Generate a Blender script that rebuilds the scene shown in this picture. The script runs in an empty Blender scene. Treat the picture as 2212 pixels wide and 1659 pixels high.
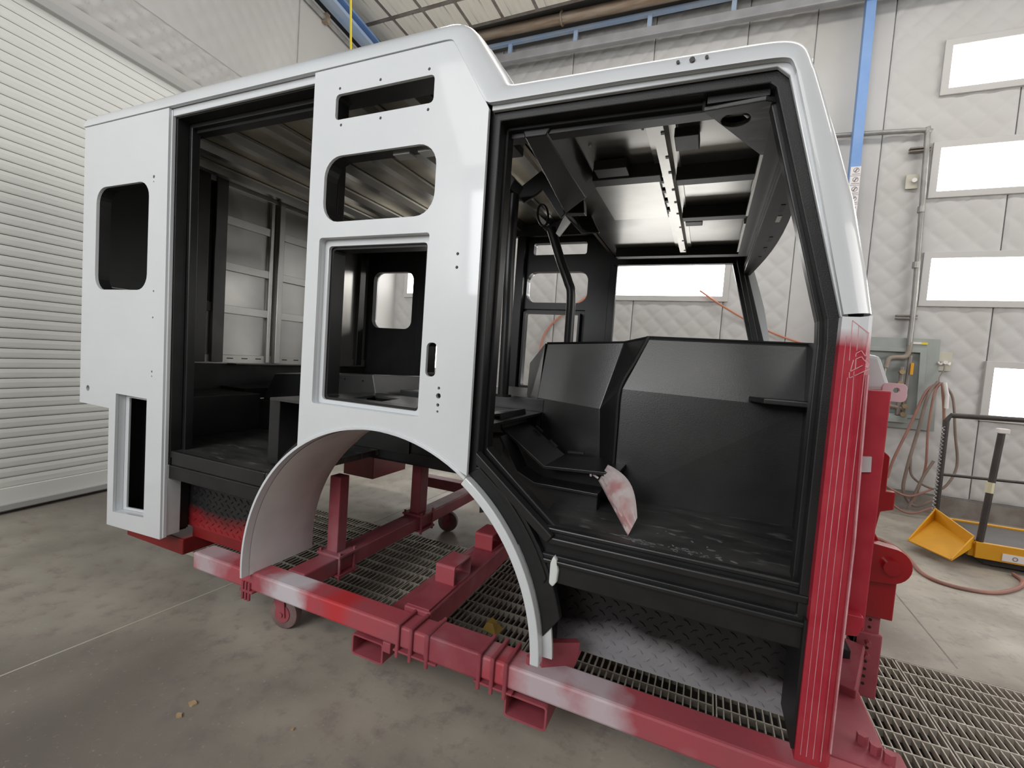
import bpy, bmesh, math, random
from mathutils import Vector, Matrix
from mathutils.geometry import tessellate_polygon
random.seed(4)
S = bpy.context.scene
COL = S.collection
pi = math.pi

# ------------------------------------------------------------------ camera, world, lights, exposure
cam = bpy.data.cameras.new('camera')
cam.sensor_width = 36.0
cam.lens = 982.37 / 2212 * 36.0
cam.clip_start = 0.05
co = bpy.data.objects.new('camera', cam)
COL.objects.link(co)
yaw, pit, rol = -0.404, -0.0537, 0.0714
f0 = Vector((math.sin(yaw), math.cos(yaw), 0)); r0 = Vector((math.cos(yaw), -math.sin(yaw), 0)); u0 = Vector((0, 0, 1))
fw = f0 * math.cos(pit) + u0 * math.sin(pit); up = u0 * math.cos(pit) - f0 * math.sin(pit)
ri = r0 * math.cos(rol) + up * math.sin(rol); up2 = up * math.cos(rol) - r0 * math.sin(rol)
m = Matrix((ri, up2, -fw)).transposed().to_4x4()
m.translation = Vector((2.2238, -1.4796, 1.4734))
co.matrix_world = m
S.camera = co

wd = bpy.data.worlds.new('world'); S.world = wd; wd.use_nodes = True
wd.node_tree.nodes['Background'].inputs[0].default_value = (0.9, 0.93, 1.0, 1)
wd.node_tree.nodes['Background'].inputs[1].default_value = 0.12

def area(name, loc, rot, sx, sy, power, col=(1, 1, 1)):
    l = bpy.data.lights.new(name, 'AREA'); l.shape = 'RECTANGLE'; l.size = sx; l.size_y = sy
    l.energy = power; l.color = col
    o = bpy.data.objects.new(name, l); COL.objects.link(o); o.location = loc; o.rotation_euler = rot
    return o
# sloping hip lamps of the spray bay, out of frame above and behind the photographer
area('hip_lamp_row', (1.4, -5.2, 5.4), (math.radians(52), 0, 0), 7.0, 1.5, 140, (1.0, 0.985, 0.96))
# lamp panels of the near wall, the counterpart of those in the far wall
area('side_lamp_bank', (-.2, -5.8, 3.5), (math.radians(86), 0, 0), 3.4, 1.8, 200, (0.98, 0.99, 1.0))
# unseen fill lamps added over the far aisle and at the bay's front end
area('aisle_fill_lamp', (3.2, 3.0, 6.45), (math.radians(8), 0, 0), 9.0, 0.7, 165, (1.0, 0.97, 0.93))
area('front_fill_lamp', (8.9, 0.8, 3.4), (math.radians(90), 0, math.radians(90)), 6.0, 3.4, 235, (1.0, 0.98, 0.95))

vs = S.view_settings
S.display_settings.display_device = 'sRGB'
vs.view_transform = 'Standard'; vs.look = 'None'; vs.exposure = 0.0; vs.gamma = 1.0; vs.use_curve_mapping = False
S.cycles.use_denoising = True
S.cycles.max_bounces = 7
S.cycles.caustics_reflective = False; S.cycles.caustics_refractive = False
S.cycles.sample_clamp_indirect = 8

# ------------------------------------------------------------------ materials
def lk(nt, a, b): nt.links.new(a, b)
def mat(name, c1, c2=None, scale=3.0, rough=0.5, metal=0.0, bump=0.0, bscale=40.0, coat=0.0, detail=5, lo=0.35, hi=0.65,
        stretch=(1, 1, 1), c3=None, s3=1.0, lo3=0.55, hi3=0.75, rvar=0.0, spec=0.5):
    M = bpy.data.materials.new(name); M.use_nodes = True
    nt = M.node_tree; P = nt.nodes['Principled BSDF']
    P.inputs['Roughness'].default_value = rough; P.inputs['Metallic'].default_value = metal
    P.inputs['Coat Weight'].default_value = coat; P.inputs['Coat Roughness'].default_value = 0.06
    P.inputs['Specular IOR Level'].default_value = spec
    c1 = (*c1, 1)
    P.inputs['Base Color'].default_value = c1
    tc = nt.nodes.new('ShaderNodeTexCoord'); mp = nt.nodes.new('ShaderNodeMapping')
    mp.inputs['Scale'].default_value = stretch
    lk(nt, tc.outputs['Object'], mp.inputs[0])
    last = None
    def noise(s, d):
        n = nt.nodes.new('ShaderNodeTexNoise'); n.inputs['Scale'].default_value = s; n.inputs['Detail'].default_value = d
        lk(nt, mp.outputs[0], n.inputs['Vector']); return n
    def ramp(n, a, b):
        r = nt.nodes.new('ShaderNodeMapRange'); r.inputs[1].default_value = a; r.inputs[2].default_value = b
        lk(nt, n.outputs[0], r.inputs[0]); return r
    def mix(fac, a, b):
        x = nt.nodes.new('ShaderNodeMix'); x.data_type = 'RGBA'
        lk(nt, fac, x.inputs[0])
        for k, v in ((6, a), (7, b)):
            if isinstance(v, tuple): x.inputs[k].default_value = v
            else: lk(nt, v, x.inputs[k])
        return x.outputs[2]
    if c2:
        r = ramp(noise(scale, detail), lo, hi)
        last = mix(r.outputs[0], c1, (*c2, 1))
        if rvar:
            q = nt.nodes.new('ShaderNodeMapRange'); q.inputs[3].default_value = rough - rvar; q.inputs[4].default_value = rough + rvar
            lk(nt, r.outputs[0], q.inputs[0]); lk(nt, q.outputs[0], P.inputs['Roughness'])
    if c3:
        r = ramp(noise(s3, 3), lo3, hi3)
        last = mix(r.outputs[0], last if last else c1, (*c3, 1))
    if last: lk(nt, last, P.inputs['Base Color'])
    if bump:
        n = noise(bscale, 4); b = nt.nodes.new('ShaderNodeBump'); b.inputs['Strength'].default_value = bump; b.inputs['Distance'].default_value = 0.01
        lk(nt, n.outputs[0], b.inputs['Height']); lk(nt, b.outputs[0], P.inputs['Normal'])
    M['nodes'] = 1
    return M
def zfade(M, z0, z1, col, nscale=4.0, namp=0.3, axis='Z', second=None):
    """blend the base colour towards col between heights z0..z1 (object coordinates) with a ragged sprayed edge"""
    nt = M.node_tree; P = nt.nodes['Principled BSDF']
    tc = nt.nodes.new('ShaderNodeTexCoord'); sp = nt.nodes.new('ShaderNodeSeparateXYZ'); lk(nt, tc.outputs['Object'], sp.inputs[0])
    n = nt.nodes.new('ShaderNodeTexNoise'); n.inputs['Scale'].default_value = nscale; n.inputs['Detail'].default_value = 6
    lk(nt, tc.outputs['Object'], n.inputs['Vector'])
    s = nt.nodes.new('ShaderNodeMath'); s.operation = 'MULTIPLY_ADD'; s.inputs[1].default_value = namp; lk(nt, n.outputs[0], s.inputs[0]); lk(nt, sp.outputs[axis], s.inputs[2])
    r = nt.nodes.new('ShaderNodeMapRange'); r.inputs[1].default_value = z0 + namp * .5; r.inputs[2].default_value = z1 + namp * .5; lk(nt, s.outputs[0], r.inputs[0])
    x = nt.nodes.new('ShaderNodeMix'); x.data_type = 'RGBA'; lk(nt, r.outputs[0], x.inputs[0])
    bc = P.inputs['Base Color']
    if bc.is_linked: lk(nt, bc.links[0].from_socket, x.inputs[6])
    else: x.inputs[6].default_value = bc.default_value
    x.inputs[7].default_value = (*col, 1)
    lk(nt, x.outputs[2], bc)
    return M
def emis(name, col, strength):
    M = bpy.data.materials.new(name); M.use_nodes = True; nt = M.node_tree; P = nt.nodes['Principled BSDF']
    P.inputs['Emission Color'].default_value = (*col, 1); P.inputs['Emission Strength'].default_value = strength
    P.inputs['Base Color'].default_value = (.8, .8, .8, 1)
    return M

WHITE = mat('white_primer', (.665, .69, .71), (.635, .66, .68), 2.5, .34, 0, coat=.55, bump=.02, bscale=60)
WHITE2 = mat('white_primer_dull', (.60, .62, .63), (.52, .54, .55), 6, .5)
BLACK = mat('black_liner', (.010, .010, .0105), (.016, .016, .0165), 7, .46, 0, bump=.10, bscale=260, spec=.36)
BLACKS = mat('black_satin', (.010, .010, .0105), (.016, .016, .017), 5, .36, 0, bump=.03, bscale=120, spec=.42)
BLACKF = mat('black_scuffed', (.018, .018, .019), (.05, .05, .048), 5, .45, 0, bump=.08, bscale=200, c3=(.16, .16, .155), s3=9, lo3=.60, hi3=.78, stretch=(1, 2.5, 1))
CHALK = mat('black_chalky', (.011, .011, .0115), (.017, .017, .0175), 8, .34, 0, bump=.05, bscale=200, spec=.8)
STEEL = mat('bare_steel', (.56, .55, .52), (.40, .39, .37), 1.6, .29, .9, bump=.015, bscale=30, c3=(.05, .05, .05), s3=1.2, lo3=.60, hi3=.80)
DSTEEL = mat('dark_steel', (.13, .13, .13), (.08, .08, .08), 2.5, .4, .7)
STEELL = mat('bright_steel', (.66, .65, .62), (.54, .53, .50), 3, .36, .8)
TAN = mat('gold_aluminium', (.56, .51, .40), (.30, .28, .24), 1.8, .34, .85, c3=(.05, .047, .04), s3=1.5, lo3=.56, hi3=.76)
LINER = mat('grey_primer_liner', (.80, .81, .81), (.72, .73, .73), 5, .55, 0, stretch=(1, 1, 1), c3=(.52, .50, .50), s3=3)
zfade(LINER, .34-1.22, .54-1.22, (.40, .27, .28), 5, .1, 'Y')
REDP = mat('sanded_red', (.37, .016, .034), (.42, .032, .050), 14, .42, 0, bump=.02, bscale=120)
zfade(REDP, 1.565-.34, 1.625-.34, (.66, .67, .69), 9, .08)
REDG = mat('glossy_red', (.30, .004, .010), (.36, .008, .014), 4, .28, 0, coat=.5)
REDD = mat('dark_red', (.16, .006, .008), (.24, .01, .012), 4, .4)
STRIPE = mat('pale_stripe', (.52, .20, .24), (.62, .36, .38), 20, .5)
DOLLY = mat('dolly_maroon', (.28, .050, .068), (.36, .082, .102), 6, .55, 0, bump=.08, bscale=90, c3=(.36, .20, .23), s3=2.3, lo3=.62, hi3=.82)
DOLLYR = mat('dolly_red', (.46, .070, .088), (.36, .085, .105), 3, .5, 0, bump=.06, bscale=90, c3=(.50, .36, .39), s3=2.0, lo3=.58, hi3=.76)
DIAM = mat('diamond_plate_black', (.014, .014, .015), (.022, .022, .023), 5, .36, .2, bump=.05, bscale=150)
zfade(DIAM, .46-.34, .36-.34, (.30, .30, .315), 3.2, .28)
DIAMR = mat('diamond_plate_black_red', (.014, .014, .015), (.022, .022, .023), 5, .38, .2, bump=.05, bscale=150)
zfade(DIAMR, .53-.34, .44-.34, (.30, .02, .025), 3.5, .16)
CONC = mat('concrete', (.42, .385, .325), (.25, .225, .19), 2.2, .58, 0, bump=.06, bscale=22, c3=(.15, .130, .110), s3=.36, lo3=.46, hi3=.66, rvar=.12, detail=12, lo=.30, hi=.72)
def speckle(M, scale, lo, hi, col):
    nt = M.node_tree; P = nt.nodes['Principled BSDF']; tc = nt.nodes.new('ShaderNodeTexCoord')
    n = nt.nodes.new('ShaderNodeTexNoise'); n.inputs['Scale'].default_value = scale; n.inputs['Detail'].default_value = 8; n.inputs['Roughness'].default_value = .7
    lk(nt, tc.outputs['Object'], n.inputs['Vector'])
    r = nt.nodes.new('ShaderNodeMapRange'); r.inputs[1].default_value = lo; r.inputs[2].default_value = hi; r.inputs[4].default_value = .75; lk(nt, n.outputs[0], r.inputs[0])
    x = nt.nodes.new('ShaderNodeMix'); x.data_type = 'RGBA'; lk(nt, r.outputs[0], x.inputs[0])
    lk(nt, P.inputs['Base Color'].links[0].from_socket, x.inputs[6]); x.inputs[7].default_value = (*col, 1); lk(nt, x.outputs[2], P.inputs['Base Color'])
def spot(M, axis, c, w, col, amp=.9, ns=5, na=1.3):
    nt = M.node_tree; P = nt.nodes['Principled BSDF']; tc = nt.nodes.new('ShaderNodeTexCoord'); sp = nt.nodes.new('ShaderNodeSeparateXYZ'); lk(nt, tc.outputs['Object'], sp.inputs[0])
    n = nt.nodes.new('ShaderNodeTexNoise'); n.inputs['Scale'].default_value = ns; n.inputs['Detail'].default_value = 6; lk(nt, tc.outputs['Object'], n.inputs['Vector'])
    a = nt.nodes.new('ShaderNodeMath'); a.operation = 'SUBTRACT'; lk(nt, sp.outputs[axis], a.inputs[0]); a.inputs[1].default_value = c
    b = nt.nodes.new('ShaderNodeMath'); b.operation = 'ABSOLUTE'; lk(nt, a.outputs[0], b.inputs[0])
    d = nt.nodes.new('ShaderNodeMath'); d.operation = 'MULTIPLY_ADD'; lk(nt, n.outputs[0], d.inputs[0]); d.inputs[1].default_value = na * w * 2; lk(nt, b.outputs[0], d.inputs[2])
    r = nt.nodes.new('ShaderNodeMapRange'); r.inputs[1].default_value = w * (.25 + na); r.inputs[2].default_value = w * (1.1 + na); r.inputs[3].default_value = amp; r.inputs[4].default_value = 0; lk(nt, d.outputs[0], r.inputs[0])
    x = nt.nodes.new('ShaderNodeMix'); x.data_type = 'RGBA'; lk(nt, r.outputs[0], x.inputs[0])
    lk(nt, P.inputs['Base Color'].links[0].from_socket, x.inputs[6]); x.inputs[7].default_value = (*col, 1); lk(nt, x.outputs[2], P.inputs['Base Color'])
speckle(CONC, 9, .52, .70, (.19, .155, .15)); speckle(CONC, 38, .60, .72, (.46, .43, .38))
PIT = mat('pit_dark', (.05, .048, .042), (.09, .085, .075), 3, .8)
GRATE = mat('galvanised_grate', (.47, .435, .375), (.36, .33, .28), 8, .5, .2)
WALL = mat('quilted_wall', (.54, .53, .52), (.49, .48, .47), .8, .55, 0, c3=(.44, .425, .40), s3=.45)
WALLP = mat('wall_panel', (.53, .52, .51), (.47, .46, .44), .9, .5, 0)
SHUT = mat('shutter_grey', (.76, .765, .735), (.80, .805, .775), 1.0, .45, 0, stretch=(.3, .3, 4), c3=(.68, .685, .655), s3=3, lo3=.62, hi3=.8)
TRIM = mat('trim_grey', (.42, .42, .41), None, rough=.5)
CEILD = mat('ceiling_dark', (.075, .07, .062), (.055, .05, .045), 2, .7)
FILT = mat('filter_media', (.86, .83, .75), (.78, .74, .66), 2, .85, 0, stretch=(12, .6, 1), c3=(.46, .44, .40), s3=1.6, lo3=.6, hi3=.72)
BLUE = mat('blue_paint', (.16, .30, .60), (.20, .34, .62), 4, .5)
BLUEL = mat('pale_blue_paint', (.34, .46, .66), (.42, .50, .62), 3, .5)
GREYS = mat('grey_steel', (.38, .38, .40), (.31, .31, .32), 4, .45, .2)
RUST = mat('rusty_pipe', (.33, .27, .21), (.20, .13, .08), 5, .6, .2, stretch=(.4, 3, 3))
RUSTD = mat('dirty_steel', (.18, .15, .13), (.26, .24, .22), 6, .6, .2)
CONDUIT = mat('conduit', (.27, .265, .25), (.36, .355, .34), 8, .45, .5)
PLATE = mat('wall_box_green', (.33, .36, .34), (.28, .30, .29), 4, .5)
HOSE = mat('hose_pink', (.36, .17, .13), (.27, .14, .12), 5, .6)
HOSEG = mat('hose_grey', (.26, .20, .17), (.18, .14, .12), 5, .65)
YEL = mat('yellow_paint', (.68, .33, .015), (.62, .29, .012), 5, .4)
YELC = mat('yellow_cord', (.72, .58, .03), None, rough=.5)
BLKM = mat('black_tube', (.03, .026, .024), (.05, .04, .036), 8, .5)
PAPER = mat('white_paper', (.72, .68, .67), None, rough=.6)
INK = mat('grey_ink', (.22, .20, .21), None, rough=.6)
TAPE = mat('masking_tape', (.62, .58, .40), None, rough=.6)
BAG = mat('bag_plastic', (.62, .50, .50), (.66, .62, .60), 9, .3, 0, c3=(.52, .28, .28), s3=7, lo3=.5, hi3=.66)
BAG.node_tree.nodes['Principled BSDF'].inputs['Transmission Weight'].default_value = .12
TYRE = mat('caster_tyre', (.17, .10, .10), (.24, .17, .16), 9, .7)
CARD = mat('brown_flake', (.36, .25, .13), (.45, .34, .2), 30, .8)
BRASS = mat('brass_valve', (.36, .28, .17), (.28, .2, .12), 9, .5, .3)
PUTTY = mat('white_sealer', (.66, .69, .66), None, rough=.5)
CREAM = mat('cream_plate', (.50, .48, .40), None, rough=.5)
LAMP = emis('lamp_glass', (1.0, .995, .97), 7.0)

for c, w, col in ((-.62, .16, (.62, .60, .64)), (.66, .14, (.55, .48, .52)), (.88, .12, (.58, .50, .54)), (-.30, .10, (.55, .035, .04)), (-1.2, .16, (.50, .42, .45))): spot(DOLLYR, 'X', c, w, col)
# ------------------------------------------------------------------ helpers
def tag(o, label=None, cat=None, group=None, kind=None):
    if label: o['label'] = label
    if cat: o['category'] = cat
    if group: o['group'] = group
    if kind: o['kind'] = kind
    return o
def thing(name, label, cat, loc=(0, 0, 0), group=None):
    o = bpy.data.objects.new(name, None); COL.objects.link(o); o.location = loc; o.empty_display_size = .1
    return tag(o, label, cat, group)
def wloc(o):
    v = Vector((0, 0, 0))
    while o is not None:
        v += Vector(o.location); o = o.parent
    return v
def obj(name, bm, material, parent=None, loc=None, smooth=False, bevel=0, seg=2, label=None, kind=None):
    me = bpy.data.meshes.new(name)
    if loc is None: loc = Vector((0, 0, 0))
    base = wloc(parent) + Vector(loc)
    bmesh.ops.recalc_face_normals(bm, faces=bm.faces[:])
    if base.length > 0: bmesh.ops.translate(bm, verts=bm.verts[:], vec=-base)
    bm.to_mesh(me); bm.free()
    if smooth:
        me.shade_smooth()
        me.set_sharp_from_angle(angle=math.radians(38))
    me.materials.append(material)
    o = bpy.data.objects.new(name, me); COL.objects.link(o); o.location = loc
    if parent is not None: o.parent = parent
    if bevel:
        b = o.modifiers.new('bevel', 'BEVEL'); b.width = bevel; b.segments = seg; b.limit_method = 'ANGLE'; b.angle_limit = math.radians(40)
        b.harden_normals = False
    if label: o['label'] = label
    if kind: o['kind'] = kind
    return o
def dup(o, name, loc, parent, rot=None):
    c = bpy.data.objects.new(name, o.data); COL.objects.link(c); c.parent = parent; c.location = loc
    if rot: c.rotation_euler = rot
    return c
def struct(name, bm, material, parent=None, **k):
    o = obj(name, bm, material, parent, **k)
    if parent is None: o['kind'] = 'structure'
    return o
def B(): return bmesh.new()
def hexa(bm, p):
    v = [bm.verts.new(q) for q in p]
    for f in ((0, 3, 2, 1), (4, 5, 6, 7), (0, 1, 5, 4), (1, 2, 6, 5), (2, 3, 7, 6), (3, 0, 4, 7)):
        bm.faces.new([v[i] for i in f])
    return bm
def box(x0, x1, y0, y1, z0, z1, bm=None):
    bm = bm or B()
    return hexa(bm, [(x0, y0, z0), (x1, y0, z0), (x1, y1, z0), (x0, y1, z0), (x0, y0, z1), (x1, y0, z1), (x1, y1, z1), (x0, y1, z1)])
def prism(outer, holes, a0, a1, axis='y', bm=None):
    """outline in two coordinates extruded along the third; axis y: (x,z); axis x: (y,z); axis z: (x,y)"""
    bm = bm or B()
    def P(p, a):
        return {'y': (p[0], a, p[1]), 'x': (a, p[0], p[1]), 'z': (p[0], p[1], a)}[axis]
    loops = [list(outer)] + [list(h) for h in holes]
    tris = tessellate_polygon([[Vector((p[0], p[1], 0)) for p in l] for l in loops])
    flat = [p for l in loops for p in l]
    va = [bm.verts.new(P(p, a0)) for p in flat]; vb = [bm.verts.new(P(p, a1)) for p in flat]
    for t in tris:
        if len(set(t)) == 3:
            try:
                bm.faces.new([va[i] for i in t]); bm.faces.new([vb[i] for i in reversed(t)])
            except ValueError: pass
    k = 0
    for l in loops:
        n = len(l)
        for i in range(n):
            j = (i + 1) % n
            bm.faces.new([va[k + i], va[k + j], vb[k + j], vb[k + i]])
        k += n
    return bm
def rrect(x0, x1, z0, z1, r, n=5):
    out = []
    for cx, cz, a in ((x1 - r, z1 - r, 0), (x0 + r, z1 - r, 90), (x0 + r, z0 + r, 180), (x1 - r, z0 + r, 270)):
        for i in range(n + 1):
            t = math.radians(a + 90 * i / n); out.append((cx + r * math.cos(t), cz + r * math.sin(t)))
    return out
def circ(cx, cz, r, n=10): return [(cx + r * math.cos(2 * pi * i / n), cz + r * math.sin(2 * pi * i / n)) for i in range(n)]
def arc(cx, cz, r, a0, a1, n): return [(cx + r * math.cos(math.radians(a0 + (a1 - a0) * i / n)), cz + r * math.sin(math.radians(a0 + (a1 - a0) * i / n))) for i in range(n + 1)]
def tube(pts, r, n=8, bm=None, closed=False):
    bm = bm or B(); pts = [Vector(p) for p in pts]; rings = []; N = len(pts)
    prev = None
    for i, p in enumerate(pts):
        a = pts[i - 1] if (i > 0 or closed) else p; b = pts[(i + 1) % N] if (i < N - 1 or closed) else p
        d = (b - a).normalized()
        if prev is None:
            ref = Vector((0, 0, 1)) if abs(d.z) < .9 else Vector((1, 0, 0)); u = d.cross(ref).normalized()
        else:
            u = prev - d * prev.dot(d); u.normalize()
        prev = u; v = d.cross(u)
        rings.append([bm.verts.new(p + (u * math.cos(2 * pi * k / n) + v * math.sin(2 * pi * k / n)) * r) for k in range(n)])
    M = N if closed else N - 1
    for i in range(M):
        A, Bq = rings[i], rings[(i + 1) % N]
        for k in range(n): bm.faces.new([A[k], A[(k + 1) % n], Bq[(k + 1) % n], Bq[k]])
    if not closed:
        bm.faces.new(rings[0][::-1]); bm.faces.new(rings[-1])
    return bm
def smoothpath(pts, n=6):
    P = [Vector(p) for p in pts]; P = [P[0] * 2 - P[1]] + P + [P[-1] * 2 - P[-2]]; out = []
    for i in range(1, len(P) - 2):
        for k in range(n):
            t = k / n; a, b, c, d = P[i - 1], P[i], P[i + 1], P[i + 2]
            out.append(.5 * ((2 * b) + (c - a) * t + (2 * a - 5 * b + 4 * c - d) * t * t + (3 * b - a - 3 * c + d) * t ** 3))
    out.append(P[-2]); return out
def bar(p, q, w, h, bm=None, up=(0, 0, 1)):
    """rectangular bar from p to q, w across, h along up"""
    bm = bm or B(); p, q = Vector(p), Vector(q); d = (q - p).normalized(); s = d.cross(Vector(up)).normalized(); u = s.cross(d)
    o = [(-w / 2, -h / 2), (w / 2, -h / 2), (w / 2, h / 2), (-w / 2, h / 2)]
    return hexa(bm, [p + s * a + u * b for a, b in o] + [q + s * a + u * b for a, b in o])
def strip(path, w, bm=None):
    """band in the x-z plane along a polyline, as (x,z) outline"""
    P = [Vector((a, b)) for a, b in path]; L, R = [], []
    for i, p in enumerate(P):
        d = (P[min(i + 1, len(P) - 1)] - P[max(i - 1, 0)]).normalized(); n = Vector((-d.y, d.x)) * w / 2
        L.append(tuple(p + n)); R.append(tuple(p - n))
    return L + R[::-1]
def loft(rows, closed=False):
    bm = B(); V = [[bm.verts.new(p) for p in r] for r in rows]
    for i in range(len(V) - 1):
        for k in range(len(V[i]) - 1): bm.faces.new([V[i][k], V[i][k + 1], V[i + 1][k + 1], V[i + 1][k]])
    return bm
def wheelmesh(c, r, w, ax=0, n=20):
    bm = B(); prof = [(-w / 2, r * .86), (-w / 2 * .8, r * .97), (0, r), (w / 2 * .8, r * .97), (w / 2, r * .86)]
    rings = []
    for a, rr in prof:
        ring = []
        for k in range(n):
            t = 2 * pi * k / n; q = [0, 0, 0]; q[ax] = a; q[1 - ax] = rr * math.cos(t); q[2] = rr * math.sin(t)
            ring.append(bm.verts.new(Vector(c) + Vector(q)))
        rings.append(ring)
    for i in range(4):
        for k in range(n): bm.faces.new([rings[i][k], rings[i][(k + 1) % n], rings[i + 1][(k + 1) % n], rings[i + 1][k]])
    bm.faces.new(rings[0][::-1]); bm.faces.new(rings[-1])
    return bm

# ------------------------------------------------------------------ the room
XL, XR, YN, YF, ZC = -3.6, 9.2, -6.0, 5.5, 6.62
GX0, GX1, GY0, GY1 = -1.12, 7.88, .49, 1.58
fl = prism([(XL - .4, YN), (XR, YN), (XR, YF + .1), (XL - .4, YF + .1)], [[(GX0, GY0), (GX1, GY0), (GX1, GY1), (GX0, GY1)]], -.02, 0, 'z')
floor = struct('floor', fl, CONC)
pit = B()
for q in ((GX0 - .05, GX1 + .05, GY0 - .05, GY1 + .05, -.50, -.45), (GX0 - .05, GX0, GY0, GY1, -.45, -.02), (GX1, GX1 + .05, GY0, GY1, -.45, -.02),
          (GX0, GX1, GY0 - .05, GY0, -.45, -.02), (GX0, GX1, GY1, GY1 + .05, -.45, -.02)): box(*q, bm=pit)
obj('drain_pit', pit, PIT, floor)
# control joints sawn in the slab: thin dark filler strips
for a, b in (((-.38, -.62), (-.30, .45)), ((3.58, 1.66), (3.62, 5.4)), ((-.28, 1.6), (-.2, 5.3)), ((-2.4, -.72), (-.38, -.62))):
    d = (Vector(b) - Vector(a)).normalized(); n = Vector((-d.y, d.x)) * .004
    a, b = Vector(a), Vector(b)
    obj('control_joint', prism([tuple(a + n), tuple(b + n), tuple(b - n), tuple(a - n)], [], .0, .0012, 'z'), CREAM if a.y < -.5 else RUSTD, floor)

def quilt(u0, u1, v0, v1, pitch, depth, res, fn, pw=.7):
    rows = []; g = lambda a, b: [a] + [k * res for k in range(math.ceil(a / res + .2), math.floor(b / res - .2) + 1)] + [b]
    for u in g(u0, u1):
        r = []
        for v in g(v0, v1):
            h = (abs(math.sin(pi * (u + v) / pitch)) * abs(math.sin(pi * (u - v) / pitch))) ** pw * depth
            e = min(u - u0, u1 - u, v - v0, v1 - v); h *= min(1, max(0, e / .02))
            r.append(fn(u, v, h))
        rows.append(r)
    return loft(rows)
# far wall: vertical insulated panels, quilted, each with its own edges
wf = struct('wall_far', box(XL - .3, XR, YF + .02, YF + .12, 0, ZC), TRIM)
xs = [-3.5, -2.55, -1.33, -.11, 1.11, 2.33, 3.12, 3.93, 5.15, 6.37, 7.59, 9.1]
for i in range(len(xs) - 1):
    a, b = xs[i] + .006, xs[i + 1] - .006
    smooth_panel = xs[i] in (3.12,)
    obj('wall_panel', quilt(a, b, .22, 6.55, .28, .004 if smooth_panel else .013, .28 / 12, lambda u, v, h: (u, YF - h, v), .38), WALL, wf, smooth=True)
struct('baseboard_far', box(XL, XR, YF - .05, YF + .02, 0, .2), RUSTD)
# left wall, a few degrees out of square, with the roller shutter
th = math.atan(.11); ca, sa = math.cos(th), math.sin(th)
def LW(s, n, z): return (-2.66 - sa * s + ca * n, ca * s + sa * n, z)
def lbox(s0, s1, n0, n1, z0, z1, bm=None):
    return hexa(bm or B(), [LW(s0, n0, z0), LW(s1, n0, z0), LW(s1, n1, z0), LW(s0, n1, z0), LW(s0, n0, z1), LW(s1, n0, z1), LW(s1, n1, z1), LW(s0, n1, z1)])
SD0, SD1 = -4.2, 4.05
wl = B(); lbox(-6.1, SD0, -.1, 0, 0, 6.05, wl); lbox(SD1, 5.7, -.1, 0, 0, 6.05, wl); lbox(SD0, SD1, -.1, 0, 3.9, 6.05, wl)
wl = struct('wall_left', wl, WALLP)
obj('wall_panel', quilt(-4.0, 2.9, 4.06, 4.425, .20, .040, .20 / 8, lambda u, v, h: LW(u, .004 + h, v), .9), WALL, wl, smooth=True)
obj('wall_panel', quilt(-4.0, 2.9, 4.435, 6.03, .24, .008, .24 / 8, lambda u, v, h: LW(u, .004 + h, v)), WALL, wl, smooth=True)
obj('wall_panel', lbox(2.915, 5.68, .002, .016, 4.06, 6.03), WALLP, wl)
obj('wall_panel', lbox(4.1, 5.68, .002, .016, .1, 4.05), WALLP, wl)
struct('trim_1', lbox(SD0 - .1, SD1 + .15, 0, .05, 3.90, 3.965), TRIM)
struct('trim_2', lbox(SD0 - .1, SD1 + .15, 0, .028, 3.97, 4.05), WALLP)
door = struct('door_1', lbox(SD0, SD1, -.09, -.05, 0, 3.9), TRIM)
def slat():
    prof = [(-.045, 0), (-.018, .0035), (-.0145, .014), (-.0125, .045), (-.0165, .0735), (-.045, .0775)]
    bm = B(); A = [bm.verts.new(LW(SD0, n, z)) for n, z in prof]; C = [bm.verts.new(LW(SD1, n, z)) for n, z in prof]
    for i in range(5): bm.faces.new([A[i], C[i], C[i + 1], A[i + 1]])
    return bm
s0 = obj('slat', slat(), SHUT, door, loc=(0, 0, .20), smooth=False)
s0.location = (0, 0, 0)
for v in s0.data.vertices: v.co.z += .20
s0.location.z = .20
for i in range(1, 48): dup(s0, 'slat', (0, 0, .20 + i * .0775), door)
obj('bottom_bar', lbox(SD0, SD1, -.05, .0, .02, .20), SHUT, door, bevel=.004)
obj('bottom_rail', lbox(SD0, SD1, -.05, .03, .035, .075), TRIM, door)
struct('wall_near', box(XL, XR, YN - .1, YN, 0, ZC), mat('near_wall_grey', (.16, .16, .155), (.12, .12, .118), 1, .7))
struct('wall_right', box(XR, XR + .1, YN, YF, 0, ZC), WALLP)
ceil = struct('ceiling', box(XL - .4, XR, YN, YF, ZC, ZC + .1), CEILD)
ft = obj('filter_panel', box(-3.145, -2.655, 4.295, 4.755, 6.50, 6.53), FILT, ceil, loc=(-2.9, 4.525, 6.5))
for i in range(14):
    for j in range(4):
        if i or j: dup(ft, 'filter_panel', (-2.9 + .54 * i, 4.525 - .54 * j, 6.5), ceil)
gr = B()
for i in range(15): box(-3.195 + .54 * i, -3.145 + .54 * i, 2.64, 4.80, 6.50, 6.56, gr)
for j in range(5): box(-3.2, 4.42, 2.605 + .54 * j, 2.655 + .54 * j, 6.502, 6.558, gr)
obj('filter_grid', gr, RUSTD, ceil)

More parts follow.
